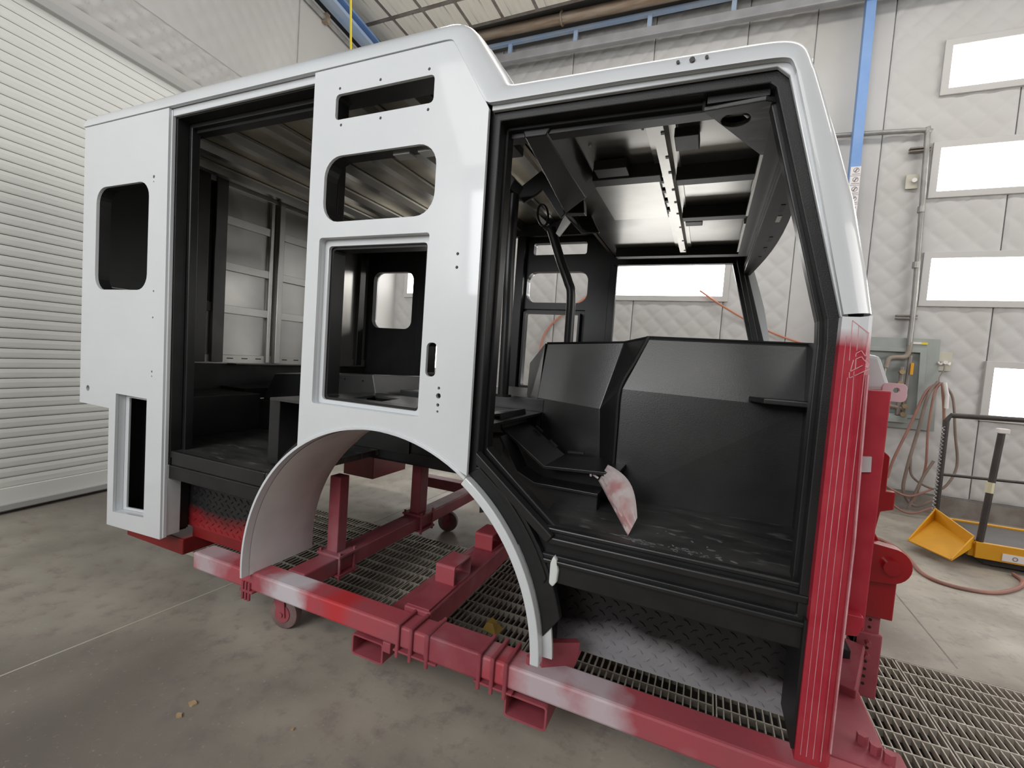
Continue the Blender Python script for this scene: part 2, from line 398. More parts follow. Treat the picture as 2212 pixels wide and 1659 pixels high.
# blue crane rail and pipework high on the walls
t = thing('crane_rail', 'blue steel crane rail high along the wall above the roller shutter', 'rail', LW(1, .1, 6.0))
obj('beam', hexa(B(), [LW(-5, .06, 6.06), LW(5.2, .06, 6.06), LW(5.2, .14, 6.06), LW(-5, .14, 6.06), LW(-5, .06, 6.22), LW(5.2, .06, 6.22), LW(5.2, .14, 6.22), LW(-5, .14, 6.22)]), BLUEL, t)
obj('flange', lbox(-5, 5.2, .14, .26, 6.05, 6.10), BLUEL, t); obj('flange', lbox(-5, 5.2, .14, .26, 6.2, 6.23), BLUE, t)
t = thing('conduit', 'grey conduit pipe along the top edge of the left wall', 'pipe', LW(3, .06, 5.92))
obj('pipe', tube([LW(-4, .05, 5.92), LW(5.4, .05, 5.92)], .035), CONDUIT, t)
for s in (1.5, 3.3, 4.6): obj('pipe_clamp', lbox(s, s + .06, .0, .1, 5.86, 5.98), RUST, t)
t = thing('rail_truss', 'pale blue steel ladder truss running high along the far wall', 'truss', (1, 5.2, 6.2))
obj('top_chord', bar((-3.2, 5.3, 6.54), (9, 5.3, 6.34), .06, .05), BLUEL, t)
for x in [-2.2 + 1.08 * i for i in range(10)]:
    z = 6.54 - .2 * (x + 3.2) / 12.2
    obj('strut', box(x - .03, x + .03, 5.28, 5.32, z - .27, z - .02), BLUEL, t)
obj('bottom_chord', bar((-3.2, 5.27, 6.29), (9, 5.27, 6.0), .09, .12), GREYS, t)
obj('lip', bar((-3.2, 5.215, 6.225), (9, 5.215, 5.935), .03, .02), GREYS, t)
t = thing('steam_pipe', 'thick rust-stained pipe along the ceiling edge above the blue truss', 'pipe', (0, 5.1, 6.5))
obj('pipe', tube([(-3.2, 5.08, 6.60), (9, 5.08, 6.32)], .075, 12), RUST, t, smooth=True)
for x in (-.2, 2.4, 5.0):
    z = 6.60 - .28 * (x + 3.2) / 12.2
    obj('hanger', tube([(x, 5.08 + .085 * math.cos(a), z + .085 * math.sin(a)) for a in [2 * pi * k / 14 for k in range(14)]], .016, 6, closed=True), RUST, t)
    obj('hanger_rod', box(x - .012, x + .012, 5.03, 5.05, z + .06, ZC), RUST, t)
t = thing('pull_cord', 'thin yellow cord hanging from the ceiling over the cab roof', 'cord', (-1.75, 2.5, 6.5))
obj('cord', tube([(-1.76, 2.5, 6.5), (-1.73, 2.5, 5.28), (-1.66, 2.5, 4.3)], .012, 6), YELC, t)

# ------------------------------------------------------------------ wall lights
def wall_light(x0, x1, z0, z1, label):
    t = thing('wall_light', label, 'light', ((x0 + x1) / 2, YF, z0), 'light panels in the far wall')
    f = .075
    obj('frame', prism([(x0 - f, z0 - f), (x1 + f, z0 - f), (x1 + f, z1 + f), (x0 - f, z1 + f)], [[(x0, z0), (x1, z0), (x1, z1), (x0, z1)]], YF - .045, YF + .01), WALLP, t, bevel=.004)
    obj('diffuser', box(x0, x1, YF - .036, YF - .020, z0, z1), LAMP, t)
wall_light(4.50, 6.0, 4.98, 5.46, 'topmost glowing wall light panel above the others at far right')
wall_light(4.50, 6.0, 3.80, 4.30, 'second glowing wall light panel from the top at far right')
wall_light(4.53, 6.0, 2.53, 3.02, 'third glowing wall light panel from the top, beside the grey conduit')
wall_light(5.21, 6.0, 1.23, 1.77, 'lowest and smallest glowing wall light panel, above the black handrail')
wall_light(.80, 2.31, 2.55, 3.03, 'glowing wall light panel seen through the cab front opening')
wall_light(-2.96, -1.45, 2.55, 3.03, 'glowing wall light panel seen through the far rear cab window')
wall_light(-2.6, -1.45, 1.23, 1.77, 'glowing wall light panel glimpsed through the door handle slot')
wall_light(.80, 2.31, .42, .98, 'low unseen light panel added behind the engine cover to light the cab ceiling')  # unseen panel, added so its reflection brightens the front cab ceiling

# ------------------------------------------------------------------ the fire truck cab shell
W = 2.44
cab = thing('fire_truck_cab', 'white primed fire truck cab shell with open doors and black interior on red dolly', 'truck cab', (.7, 1.22, .34))
ACX, ACZ, AR = 1.005, .39, .765
arch_r = arc(ACX, ACZ, AR, 55.2, 124.6, 22)
SMALLW = rrect(.701, 1.187, 2.418, 2.522, .018, 3)
MIDW = rrect(.657, 1.217, 1.998, 2.27, .085, 6)
LOWO = rrect(.646, 1.206, 1.222, 1.934, .012, 2)
LOWI = rrect(.668, 1.176, 1.240, 1.906, .014, 2)
REARW = rrect(-1.085, -.583, 1.706, 2.284, .085, 6)
LATCH = rrect(1.224, 1.270, 1.386, 1.516, .018, 4)
center = [(.577, 2.634), (1.258, 2.632), (1.413, 2.384), (1.425, 2.362), (1.434, 1.03)] + arch_r[1:-1] + [(.572, 1.02)]
rear = [(-1.22, 2.640), (-.432, 2.638), (-.402, .372), (-.906, .350), (-.911, 1.030), (-1.22, 1.034)]
LCO = [(-.850, .436), (-.552, .463), (-.552, 1.119), (-.845, 1.121)]
LCI = [(-.815, .455), (-.585, .475), (-.585, 1.098), (-.812, 1.098)]
holes_c = [circ(x, z, .0065, 6) for x, z in ((.72, 2.545), (.93, 2.545), (1.16, 2.545), (.735, 2.395), (.94, 2.395), (1.165, 2.395), (1.335, 1.85), (1.335, 1.80))]
holes_c += [circ(1.29, z, r, 8) for z, r in ((1.345, .006), (1.315, .011), (1.28, .007), (1.255, .005))]
holes_r = [circ(-.545, 2.30, .009, 8), circ(-.545, 2.275, .004, 6), circ(-.52, 1.56, .006, 6), circ(-.52, 1.70, .006, 6), circ(-.515, 1.27, .007, 6), circ(-.515, 1.245, .005, 6), circ(-1.135, 1.125, .018, 12)]

def side(yf, near=True):
    """panels of one side; yf maps depth behind the outer skin to y"""
    skin = WHITE
    def pl(name, o, h, d0, d1, M, **k):
        return obj(name, prism(o, h, yf(d0), yf(d1)), M, cab, **k)
    pl('rear_panel', rear, [REARW, LCO] + (holes_r if near else []), 0, .016, skin, bevel=.004 if near else 0)
    pl('rear_panel_liner', [(-1.2, 2.63), (-.445, 2.63), (-.445, 1.165), (-.87, 1.165), (-.92, 1.05), (-1.2, 1.05)], [REARW], .017, .07, BLACK)
    pl('crew_panel', center, [SMALLW, MIDW, LOWO, LATCH] + (holes_c if near else []), 0, .014, skin, bevel=.004 if near else 0)
    cl = [(.59, 2.62), (1.25, 2.62), (1.40, 2.385), (1.415, 2.36), (1.422, 1.06)] + arc(ACX, ACZ, AR + .012, 56.5, 123, 16)[1:-1] + [(.585, 1.05)]
    LATCHI = rrect(1.218, 1.276, 1.38, 1.522, .02, 4)
    LOWB = [(.64, 1.215), (1.212, 1.215), (1.212, 1.94), (.64, 1.94)]
    pl('crew_panel_liner', cl, [SMALLW, MIDW, LOWB, LATCHI], .015, .075, BLACKS)
    # recessed white frame of the big lower opening
    fr = B(); prism(LOWO, [LOWI], yf(.034), yf(.05), bm=fr); obj('opening_flange', fr, skin if near else BLACKS, cab, bevel=.002)
    fr = B()
    prism([(.636, 1.212), (1.216, 1.212), (1.216, 1.944), (.636, 1.944)], [LOWO], yf(.0145), yf(.049), bm=fr); obj('opening_reveal', fr, skin if near else BLACKS, cab)
    fr = B(); prism([(p[0] * 1.0, p[1]) for p in rrect(.662, 1.182, 1.234, 1.912, .012, 2)], [rrect(.680, 1.165, 1.250, 1.895, .012, 2)], yf(.051), yf(.12), bm=fr); obj('opening_inner_frame', fr, BLACKS, cab)
side(lambda d: d, True)
side(lambda d: W - d, False)

# white recessed door of the low rear compartment
f = B(); prism([(-.87, .42), (-.53, .445), (-.53, 1.14), (-.87, 1.14)], [LCO], .017, .05, bm=f); obj('compartment_reveal', f, WHITE, cab)
f = B(); prism(LCO, [LCI], .05, .062, bm=f); obj('compartment_flange', f, WHITE, cab, bevel=.002)
f = B(); box(-.88, -.42, .145, .155, .39, 1.15, f); box(-.88, -.865, .064, .145, .39, 1.15, f); box(-.88, -.42, .064, .145, 1.14, 1.15, f); box(-.88, -.42, .064, .145, .385, .395, f); box(-.435, -.42, .064, .145, .39, 1.15, f)
obj('compartment_box', f, BLACK, cab)
f = B(); box(-.418, -.400, .017, .10, .382, .775, f); obj('compartment_side', f, WHITE2, cab, bevel=.003)
f = B(); prism([(-.432, 2.634), (-.424, 2.634), (-.396, .376), (-.404, .376)], [], .012, .032, bm=f); obj('panel_edge', f, WHITE, cab, bevel=.003)
obj('sealer_smear', prism([(-.4005, .79), (-.392, .785), (-.385, .75), (-.389, .72), (-.396, .70), (-.4005, .69)], [], .085, .105), PUTTY, cab)

# door openings: white flange, black outer jamb, black inner jamb
rear_o = [(-.404, .775), (.60, .775), (.60, 2.603), (-.425, 2.603)]
front_o = [(1.436, 2.352), (2.325, 2.342), (2.352, 2.318), (2.536, 1.652), (2.540, 1.58), (2.540, .40), (1.752, .40)] + [p for p in arc(ACX, ACZ, AR + .004, 2, 55.5, 14)]
def inset(poly, d):
    n = len(poly); out = []
    A = sum(poly[i][0] * poly[(i + 1) % n][1] - poly[(i + 1) % n][0] * poly[i][1] for i in range(n)); s = 1 if A > 0 else -1
    for i in range(n):
        p0, p1, p2 = Vector(poly[i - 1]), Vector(poly[i]), Vector(poly[(i + 1) % n])
        a = (p1 - p0).normalized(); b = (p2 - p1).normalized()
        na, nb = Vector((-a.y, a.x)) * s, Vector((-b.y, b.x)) * s
        k = (na + nb); k = k / max(.35, k.length_squared) * 2
        out.append(tuple(p1 + k * d))
    return out
def jambs(yf, near):
    M = WHITE if near else BLACKS
    # rear door
    if near:
        f = B(); box(-.435, .60, yf(.018), yf(.034), 2.603, 2.642, f); obj('header_flange', f, WHITE, cab, bevel=.003)
    out = [(-.455, .70), (.31, .70)] + arc(ACX, ACZ, AR + .004, 155.5, 124, 10) + [(.64, 1.07), (.64, 2.66), (-.47, 2.66)]
    hol = lambda d: [(-.397 + d, .77 + d), (.30 - d, .77 + d)] + arc(ACX, ACZ, AR + .03 + d, 148, 124, 10) + [(.585 - d, 1.08 + d), (.585 - d, 2.598 - d), (-.419 + d, 2.598 - d)]
    f = B(); prism(out, [hol(0)], yf(.035), yf(.095), bm=f); obj('rear_door_jamb', f, BLACK, cab, bevel=.004)
    f = B(); prism(out, [hol(.022)], yf(.096), yf(.14), bm=f); obj('rear_door_inner_jamb', f, BLACKS, cab, bevel=.004)
    # front door
    up = [(1.434, 1.04), (1.436, 2.352), (2.325, 2.342), (2.352, 2.318), (2.536, 1.652), (2.541, 1.58), (2.541, .775), (1.745, .775)] + arc(ACX, ACZ, AR + .03, 28, 54, 8)
    big = [(1.41, 1.0), (1.41, 2.40), (2.38, 2.40), (2.60, 1.66), (2.60, .70), (1.69, .70)] + arc(ACX, ACZ, AR - .02, 24, 56, 8)
    if near:
        f = B(); prism([(1.43, 2.36), (1.43, 2.385), (2.37, 2.375), (2.39, 2.33), (2.56, 1.652), (2.542, 1.652), (2.362, 2.322), (2.330, 2.352)], [], yf(.016), yf(.034), bm=f)
        obj('front_door_flange', f, WHITE, cab, bevel=.003)
    f = B(); prism(big, [inset(up, .022)], yf(.036), yf(.085), bm=f); obj('front_door_jamb', f, BLACK, cab, bevel=.004)
    up2 = [(1.435, 1.11), (1.435, 2.352), (2.325, 2.342), (2.352, 2.318), (2.536, 1.652), (2.541, 1.58), (2.541, .83), (1.775, .83)]
    f = B(); prism([(1.41, 1.0), (1.41, 2.40), (2.38, 2.40), (2.60, 1.66), (2.60, .74), (1.72, .74)], [inset(up2, .034)], yf(.086), yf(.135), bm=f); obj('front_door_inner_jamb', f, BLACKS, cab, bevel=.004)
jambs(lambda d: d, True)
jambs(lambda d: W - d, False)
# curved black quarter strip beside the wheel flare and its raised bead
f = B(); prism(arc(ACX, ACZ, AR + .002, 8, 57, 16) + arc(ACX, ACZ, AR + .075, 54, 13, 14), [], .028, .060, bm=f); obj('arch_jamb', f, BLACK, cab, bevel=.004)
f = B(); prism(arc(ACX, ACZ, AR + .045, 22, 56, 14) + arc(ACX, ACZ, AR + .062, 55, 23, 14), [], .020, .034, bm=f); obj('arch_bead', f, BLACK, cab, bevel=.003)
f = B(); prism([(1.455, 1.12), (1.775, .865), (1.755, .84), (1.455, 1.075)], [], .020, .06, bm=f); obj('kick_rail', f, BLACKS, cab, bevel=.004)
f = B(); prism([(1.455, 1.11), (1.775, .86), (1.775, .70), (1.735, .70)] + arc(ACX, ACZ, AR + .03, 24, 54, 10), [], .062, .07, bm=f); obj('kick_plate', f, BLACK, cab)
# wheel arch flare and liner
f = B(); prism(arc(ACX, ACZ, AR, 1.2, 56, 18) + arc(ACX, ACZ, AR - .034, 56, 1.2, 18), [], -.006, .035, bm=f)
obj('wheel_flare', f, WHITE, cab, bevel=.004)
f = B(); prism(arc(ACX, ACZ, AR, 56, 184.5, 40) + arc(ACX, ACZ, AR - .012, 184.5, 56, 40), [], -.006, .035, bm=f)
obj('wheel_flare_lip', f, WHITE, cab, bevel=.002)
f = B(); prism(arc(ACX, ACZ, AR + .036, 2.5, 33, 14) + arc(ACX, ACZ, AR - .001, 33, 2.5, 14), [], .034, .046, bm=f); obj('flare_return', f, WHITE2, cab)
f = B(); prism([(1.775, .775), (1.785, .80), (1.798, .79), (1.806, .75), (1.803, .71), (1.79, .69), (1.775, .70)], [], .020, .05, bm=f); obj('sealer_smear', f, PUTTY, cab, bevel=.006)
R2 = AR - .014
rows = []
for i in range(61):
    a = math.radians(56 + (184.5 - 56) * i / 60); d = .30 if i < 20 else .30 + .12 * min(1, (i - 20) / 14)
    rows.append([(ACX + r * math.cos(a), y, ACZ + r * math.sin(a)) for r, y in ((R2, .034), (R2, d), (R2 + .006, d), (R2 + .006, .034))])
lin = loft(rows)
obj('wheel_liner', lin, LINER, cab, smooth=True)
for y in (.06, .20, .42): obj('rivet', tube([(.253, y, .352), (.2405, y, .352)], .009, 6), BLACKS, cab)

# roof skin: rounded edge band, roof, mirrored band
edge = [((-1.22, 2.642), (-1.22, 2.732)), ((-.3, 2.640), (-.3, 2.745)), ((.55, 2.636), (.55, 2.742)), ((1.20, 2.634), (1.20, 2.735)), ((1.235, 2.633), (1.25, 2.731)), ((1.258, 2.628), (1.30, 2.712)), ((1.272, 2.612), (1.335, 2.675)),
        ((1.395, 2.412), (1.450, 2.512)), ((1.413, 2.386), (1.468, 2.486)), ((1.43, 2.378), (1.492, 2.471)), ((1.47, 2.377), (1.53, 2.468)), ((1.9, 2.374), (1.9, 2.461)), ((2.25, 2.366), (2.25, 2.454)),
        ((2.31, 2.364), (2.325, 2.450)), ((2.345, 2.360), (2.375, 2.437)), ((2.362, 2.350), (2.410, 2.405)), ((2.375, 2.320), (2.437, 2.34))]
_e = smoothpath([(a[0], a[1], 0) for a, b in edge[12:]], 4); _o = smoothpath([(b[0], b[1], 0) for a, b in edge[12:]], 4)
edge = edge[:12] + [((p.x, p.y), (q.x, q.y)) for p, q in zip(_e, _o)]
_e = smoothpath([(a[0], a[1], 0) for a, b in edge[3:7]], 4); _o = smoothpath([(b[0], b[1], 0) for a, b in edge[3:7]], 4)
edge = edge[:3] + [((p.x, p.y), (q.x, q.y)) for p, q in zip(_e, _o)] + edge[7:]
prof = [(0, -.006), (.12, -.0055), (.35, 0.0), (.58, .012), (.78, .030), (.92, .058), (1.0, .10)]
rows = []
for (ix, iz), (ox, oz) in edge:
    r = [(ix + (ox - ix) * t, y, iz + (oz - iz) * t) for t, y in prof]
    bul = .06 if ox > 2.25 else 0
    r += [(ox + bul * math.sin(pi * k / 8) * max(0, (ox - 2.25) / .19), .10 + (W - .2) * k / 8, oz + .02 * math.sin(pi * k / 8)) for k in range(1, 8)]
    r += [(ix + (ox - ix) * t, W - y, iz + (oz - iz) * t) for t, y in prof[::-1]]
    r = [(ix, .012, iz)] + r + [(ix, W - .012, iz)]
    rows.append(r)
rf = loft(rows)
obj('roof_skin', rf, WHITE, cab, smooth=True)
obj('roof_seam', loft([[(ix, -.0062, iz - .0005), (ix, .0135, iz - .0005)] for (ix, iz), _ in edge]), WHITE2, cab)
# low wind fairing on the sloping front of the raised roof
obj('roof_front_fairing', prism([(1.22, 2.72), (1.245, 2.768), (1.270, 2.768), (1.408, 2.58), (1.47, 2.49), (1.42, 2.47)], [], .25, W - .25), WHITE, cab, bevel=.012)
for x, r in ((2.06, .005), (2.10, .008), (2.14, .005)): obj('screw_hole', tube([(x, -.003, 2.40), (x, -.0075, 2.40)], r, 8), BLACKS, cab)
def pillar(mir):
    f = (lambda y: W - y) if mir else (lambda y: y)
    sec = [((2.375, 2.320), (2.437, 2.34)), ((2.418, 2.16), (2.500, 2.16)), ((2.464, 1.98), (2.558, 1.98)), ((2.510, 1.79), (2.603, 1.79)), ((2.543, 1.657), (2.627, 1.668))]
    rows = []
    for (ix, iz), (ox, oz) in sec:
        r = [(ix, f(.035), iz)] + [(ix + (ox - ix) * t, f(y), iz + (oz - iz) * t) for t, y in prof] + [(ox, f(.13), oz), (ix, f(.13), iz)]
        rows.append(r)
    bm = loft(rows)
    obj('front_pillar_skin', bm, WHITE, cab, smooth=True)
pillar(False); pillar(True)
# black inner pillars
for yf in ((lambda d: d), (lambda d: W - d)):
    f = B(); prism([(2.34, 2.33), (2.375, 2.33), (2.56, 1.66), (2.52, 1.66)], [], yf(.135), yf(.19), bm=f); obj('inner_pillar', f, BLACKS, cab, bevel=.006)

# red sanded front corner
cs = [(2.542, .0), (2.598, .0), (2.618, .006), (2.629, .018), (2.632, .04), (2.632, .20), (2.542, .20)]
top = [1.652, 1.652, 1.655, 1.658, 1.66, 1.66, 1.652]
f = B(); a = [f.verts.new((x, y, .40)) for x, y in cs]; c_ = [f.verts.new((x, y, 1.05)) for x, y in cs]; b = [f.verts.new((x - (.016 if x > 2.58 else 0), y, t)) for (x, y), t in zip(cs, top)]
for i in range(7):
    j = (i + 1) % 7; f.faces.new([a[i], a[j], c_[j], c_[i]]); f.faces.new([c_[i], c_[j], b[j], b[i]])
f.faces.new(a[::-1]); f.faces.new(b)
corner = obj('front_corner_panel', f, REDP, cab)
def stripe(path, w, yy=-.0012):
    f = B()
    for p, q in zip(path[:-1], path[1:]): prism(strip([p, q], w), [], yy, .001, bm=f)
    obj('stripe', f, STRIPE, corner, label='pale masked line on the red corner')
for path, w in (([(2.556, .42), (2.5555, 1.60)], .0010), ([(2.570, .42), (2.569, 1.40), (2.568, 1.489)], .0014), ([(2.568, 1.535), (2.565, 1.642)], .0014), ([(2.586, .42), (2.584, 1.41), (2.581, 1.507)], .0014),
                ([(2.582, 1.562), (2.580, 1.629)], .0014), ([(2.604, .42), (2.604, 1.509)], .0014), ([(2.603, 1.545), (2.603, 1.61)], .0018), ([(2.565, 1.642), (2.604, 1.610)], .0020)): stripe(path, w)
stripe([(2.6255, .45), (2.6255, 1.05), (2.6137, 1.50)], .0035, .0105)
for p in ([(2.581, 1.546), (2.581, 1.555), (2.592, 1.563), (2.612, 1.534)], [(2.577, 1.537), (2.573, 1.507)], [(2.571, 1.504), (2.572, 1.488), (2.614, 1.516)],
          [(2.583, 1.514), (2.582, 1.540), (2.594, 1.547), (2.601, 1.537)], [(2.573, 1.506), (2.598, 1.524)]):
    stripe(p, .0020)
obj('stripe', prism([(2.599, 1.540), (2.606, 1.537), (2.613, 1.530), (2.611, 1.518), (2.604, 1.520), (2.605, 1.531)], [], -.0014, .001), STRIPE, corner, label='pale sanded smear beside the emblem')
# grille surround, lug and flap that stand proud of the front
obj('front_return', box(2.632, 2.715, .16, .22, .74, 1.46), REDP, cab, bevel=.004)
f = B(); prism([(2.632, .755), (2.66, .735), (2.69, .74), (2.70, .77), (2.70, .80), (2.632, .80)], [], .12, .17, bm=f); obj('front_return', f, REDP, cab, bevel=.004)
f = B(); prism([(2.655, 1.215), (2.685, 1.22), (2.683, 1.265), (2.655, 1.262)], [], .150, .161, bm=f); obj('slot', f, WHITE2, cab)
f = B(); prism([(2.645, 1.585), (2.735, 1.57), (2.775, 1.46), (2.645, 1.452)], [], .36, .42, bm=f); obj('front_flap', f, WHITE, cab, bevel=.012)
f = B(); prism(rrect(2.745, 2.81, 1.425, 1.485, .015, 3), [circ(2.782, 1.462, .009, 8)], .345, .358, bm=f); obj('lifting_lug', f, mat('pinkish_primer', (.62, .42, .45), None, rough=.5), cab, bevel=.002)
# front wall of the cab below the windshield and far corner
obj('front_wall', box(2.60, 2.632, .20, W - .2, .74, 1.60), REDP, cab)
obj('front_wall_liner', box(2.588, 2.599, .14, W - .20, .74, 1.62), BLACK, cab)
obj('corner_liner', box(2.534, 2.5412, .012, .205, .42, .80), BLACK, cab)
obj('far_corner_panel', box(2.542, 2.632, W - .2, W, .40, 1.65), REDP, cab)
f = B(); prism([(2.40, .06)] + [(2.44 + .075 * math.sin(pi * k / 12), .06 + (W - .12) * k / 12) for k in range(13)] + [(2.40, W - .06)], [], 2.215, 2.245, 'z', f)
obj('windshield_header', f, BLACKS, cab, bevel=.004)
f = B(); prism([(2.395, .06)] + [(2.425 + .055 * math.sin(pi * k / 12), .06 + (W - .12) * k / 12) for k in range(13)] + [(2.395, W - .06)], [], 2.246, 2.36, 'z', f)
obj('windshield_header', f, BLACKS, cab)
for y, c in ((.78, BLACK), (.93, STEELL), (1.28, BLACK), (1.50, BLACK), (1.72, BLACK)):
    x = 2.425 + .055 * math.sin(pi * (y - .06) / 2.32)
    obj('header_slot', box(x - .022, x - .004, y, y + .09, 2.2125, 2.2155), c, cab)

# ------------- interior: floors, walls, ceilings
obj('rear_wall', box(-1.215, -1.165, .07, W - .07, 1.04, 2.70), STEEL, cab)
obj('rear_outer_wall', box(-1.222, -1.216, .03, W - .03, 1.04, 2.68), WHITE, cab)
for y0, y1, M, d in ((.715, .80, DSTEEL, .045), (1.175, 1.205, STEELL, .03), (1.235, 1.285, STEELL, .055), (1.62, 1.70, BLACKS, .045), (.50, .565, BLACKS, .02), (.585, .665, CHALK, .05), (2.2, 2.28, BLACKS, .05)):
    obj('wall_post', box(-1.165, -1.165 + d, y0, y1, 1.30, 2.68), M, cab, bevel=.003)
obj('wall_panel_dark', box(-1.165, -1.155, .07, W - .07, 1.04, 1.285), BLACK, cab)
obj('wall_panel_dark', box(-1.165, -1.158, .07, .715, 1.74, 2.66), BLACKS, cab)
for z in (1.70, 2.02, 2.36):
    obj('wall_strap', box(-1.165, -1.142, .80, 1.175, z - .03, z + .03), STEELL, cab, bevel=.002)
    obj('wall_strap', box(-1.165, -1.142, 1.285, 1.62, z - .03, z + .03), STEELL, cab, bevel=.002)
obj('wall_strap', box(-1.165, -1.14, .07, .715, 1.67, 1.735), BLACKS, cab, bevel=.002)
obj('wall_strap', box(-1.165, -1.13, .07, W - .07, 2.60, 2.675), STEELL, cab, bevel=.002)
obj('wall_sill', box(-1.165, -1.15, .07, W - .07, 1.285, 1.355), STEEL, cab, bevel=.003)
for y in (.85, .97, 1.09, 1.34, 1.46): obj('wire_hole', box(-1.151, -1.1485, y, y + .05, 1.325, 1.333), BLACK, cab)
obj('wall_flange', box(-1.15, -1.05, .86, W - .3, 1.288, 1.294), DSTEEL, cab)
obj('rear_ceiling', box(-1.21, 1.27, .06, W - .06, 2.665, 2.68), TAN, cab)
def rib(x, y0, y1, z, M, w=.075, h=.05, name='ceiling_rib'):
    f = B(); prism([(x - w / 2 - .025, z + h), (x - w / 2 - .025, z + h - .004), (x - w / 2, z + h - .004), (x - w / 2 + .008, z), (x + w / 2 - .008, z), (x + w / 2, z + h - .004), (x + w / 2 + .025, z + h - .004), (x + w / 2 + .025, z + h)], [], y0, y1, bm=f)
    return obj(name, f, M, cab)
for x in (-1.03, -.73, -.43, -.08, .26, .58, .88, 1.15): rib(x, .15, W - .15, 2.612, STEEL)
obj('ceiling_side_channel', box(-1.16, 1.3, .12, .17, 2.56, 2.66), BLACKS, cab); obj('ceiling_side_channel', box(-1.16, 1.3, W - .17, W - .12, 2.56, 2.66), BLACKS, cab)
obj('ceiling_bracket', box(.98, 1.12, .30, .36, 2.54, 2.61), STEEL, cab, bevel=.004)
obj('window_clip', box(.98, 1.06, .04, .09, 2.262, 2.275), STEELL, cab); obj('window_clip', box(1.10, 1.17, .04, .09, 2.262, 2.275), STEELL, cab)
# front ceiling
obj('front_ceiling', box(1.45, 2.42, .06, W - .06, 2.372, 2.384), mat('front_ceiling_metal', (.46, .45, .43), (.32, .31, .295), 1.4, .30, .9, c3=(.06, .058, .055), s3=1.2, lo3=.55, hi3=.75), cab)
obj('roof_step_wall', hexa(B(), [(1.27, .06, 2.665), (1.27, W - .06, 2.665), (1.29, W - .06, 2.665), (1.29, .06, 2.665), (1.42, .06, 2.372), (1.42, W - .06, 2.372), (1.44, W - .06, 2.372), (1.44, .06, 2.372)]), TAN, cab)
rib(1.985, .12, 2.12, 2.325, STEELL, .055, .045)
for y in (.25, .45, .60, .80, .97, 1.15, 1.4, 1.7, 1.95): obj('rib_slot', box(1.993, 2.006, y, y + .018, 2.3225, 2.3252), BLACK, cab)
for y in (.66, 1.19): obj('ceiling_cross_bar', box(2.02, 2.40, y, y + .07, 2.31, 2.372), BLACK, cab, bevel=.004)
obj('ceiling_cross_bar', box(1.5, 2.40, 2.04, 2.12, 2.31, 2.372), BLACK, cab, bevel=.004)
obj('ceiling_cross_bar', box(1.66, 1.96, .60, .68, 2.315, 2.372), BLACK, cab, bevel=.004)
obj('ceiling_tab', box(2.035, 2.12, .30, .42, 2.325, 2.36), BLACK, cab, bevel=.003); obj('ceiling_tab', box(2.03, 2.12, 1.32, 1.40, 2.325, 2.36), BLACK, cab, bevel=.003)
obj('ceiling_tab', box(1.69, 1.83, .50, .60, 2.32, 2.36), BLACK, cab, bevel=.003)
obj('ceiling_access_plate', box(1.63, 1.94, .70, 1.30, 2.352, 2.36), STEELL, cab, bevel=.003)
for y in (.72, .84, .98, 1.12): obj('clip', box(1.945, 1.965, y, y + .03, 2.335, 2.352), BLACK, cab)
for x, y, r in ((1.79, .20, .013), (1.70, .38, .006), (1.92, .30, .005)): obj('ceiling_rivet', tube([(x, y, 2.3725), (x, y, 2.366)], r, 10), PAPER, cab)
obj('ceiling_side_channel', box(1.44, 2.40, .11, .16, 2.30, 2.375), BLACKS, cab); obj('ceiling_side_channel', box(1.44, 2.40, W - .16, W - .11, 2.30, 2.375), BLACKS, cab)
f = B(); prism([(2.34, .16), (2.405, .16), (2.405, 1.98), (2.34, 1.98)], [], 2.28, 2.30, 'z', f); obj('header_rail', f, BLACKS, cab)
obj('header_edge', box(2.330, 2.345, .42, 1.15, 2.290, 2.315), STEELL, cab); obj('header_edge', box(2.330, 2.345, 1.28, 1.9, 2.290, 2.315), STEELL, cab)
f = B(); prism([(2.14, .075), (2.31, .06), (2.40, .12), (2.40, .46), (2.33, .43)], [circ(2.235, .152, .043, 20)], 2.285, 2.30, 'z', f); obj('gauge_gusset', f, BLACKF, cab, bevel=.003)
f = B(); box(2.15, 2.32, .062, .075, 2.30, 2.365, f); bar((2.14, .08, 2.33), (2.33, .43, 2.33), .01, .07, f); obj('gusset_flange', f, BLACK, cab)
# slanting header beam, overhead console bracket and grab poles
f = B(); hexa(f, [(1.53, .10, 2.292), (1.612, .10, 2.292), (1.60, .74, 2.292), (1.43, .95, 2.292), (1.50, .10, 2.37), (1.66, .10, 2.37), (1.65, .78, 2.37), (1.42, 1.0, 2.37)]); obj('header_beam', f, BLACKS, cab, bevel=.004)
obj('ceiling_box', box(1.30, 1.42, .12, .35, 2.34, 2.45), BLACK, cab, bevel=.005)
f = B(); prism([(1.08, 2.354), (1.08, 2.414), (1.215, 2.415), (1.226, 2.399), (1.201, 2.352)], [], .70, .82, bm=f); hexa(f, [(1.08, .69, 2.346), (1.20, .69, 2.346), (1.235, .82, 2.325), (1.08, .82, 2.340), (1.08, .69, 2.352), (1.20, .69, 2.352), (1.235, .82, 2.331), (1.08, .82, 2.346)]); obj('pole_bracket', f, BLACKS, cab, bevel=.004)
f = B(); prism([(1.134, 2.403), (1.155, 2.463), (1.303, 2.562), (1.361, 2.451), (1.427, 2.291), (1.405, 2.27), (1.283, 2.435), (1.255, 2.414), (1.174, 2.368)], [], .95, .97, bm=f); prism([(1.28, 2.58), (1.514, 2.407), (1.528, 2.301), (1.416, 2.305), (1.35, 2.45)], [], .98, 1.04, bm=f); obj('overhead_console', f, BLACKS, cab, bevel=.004)
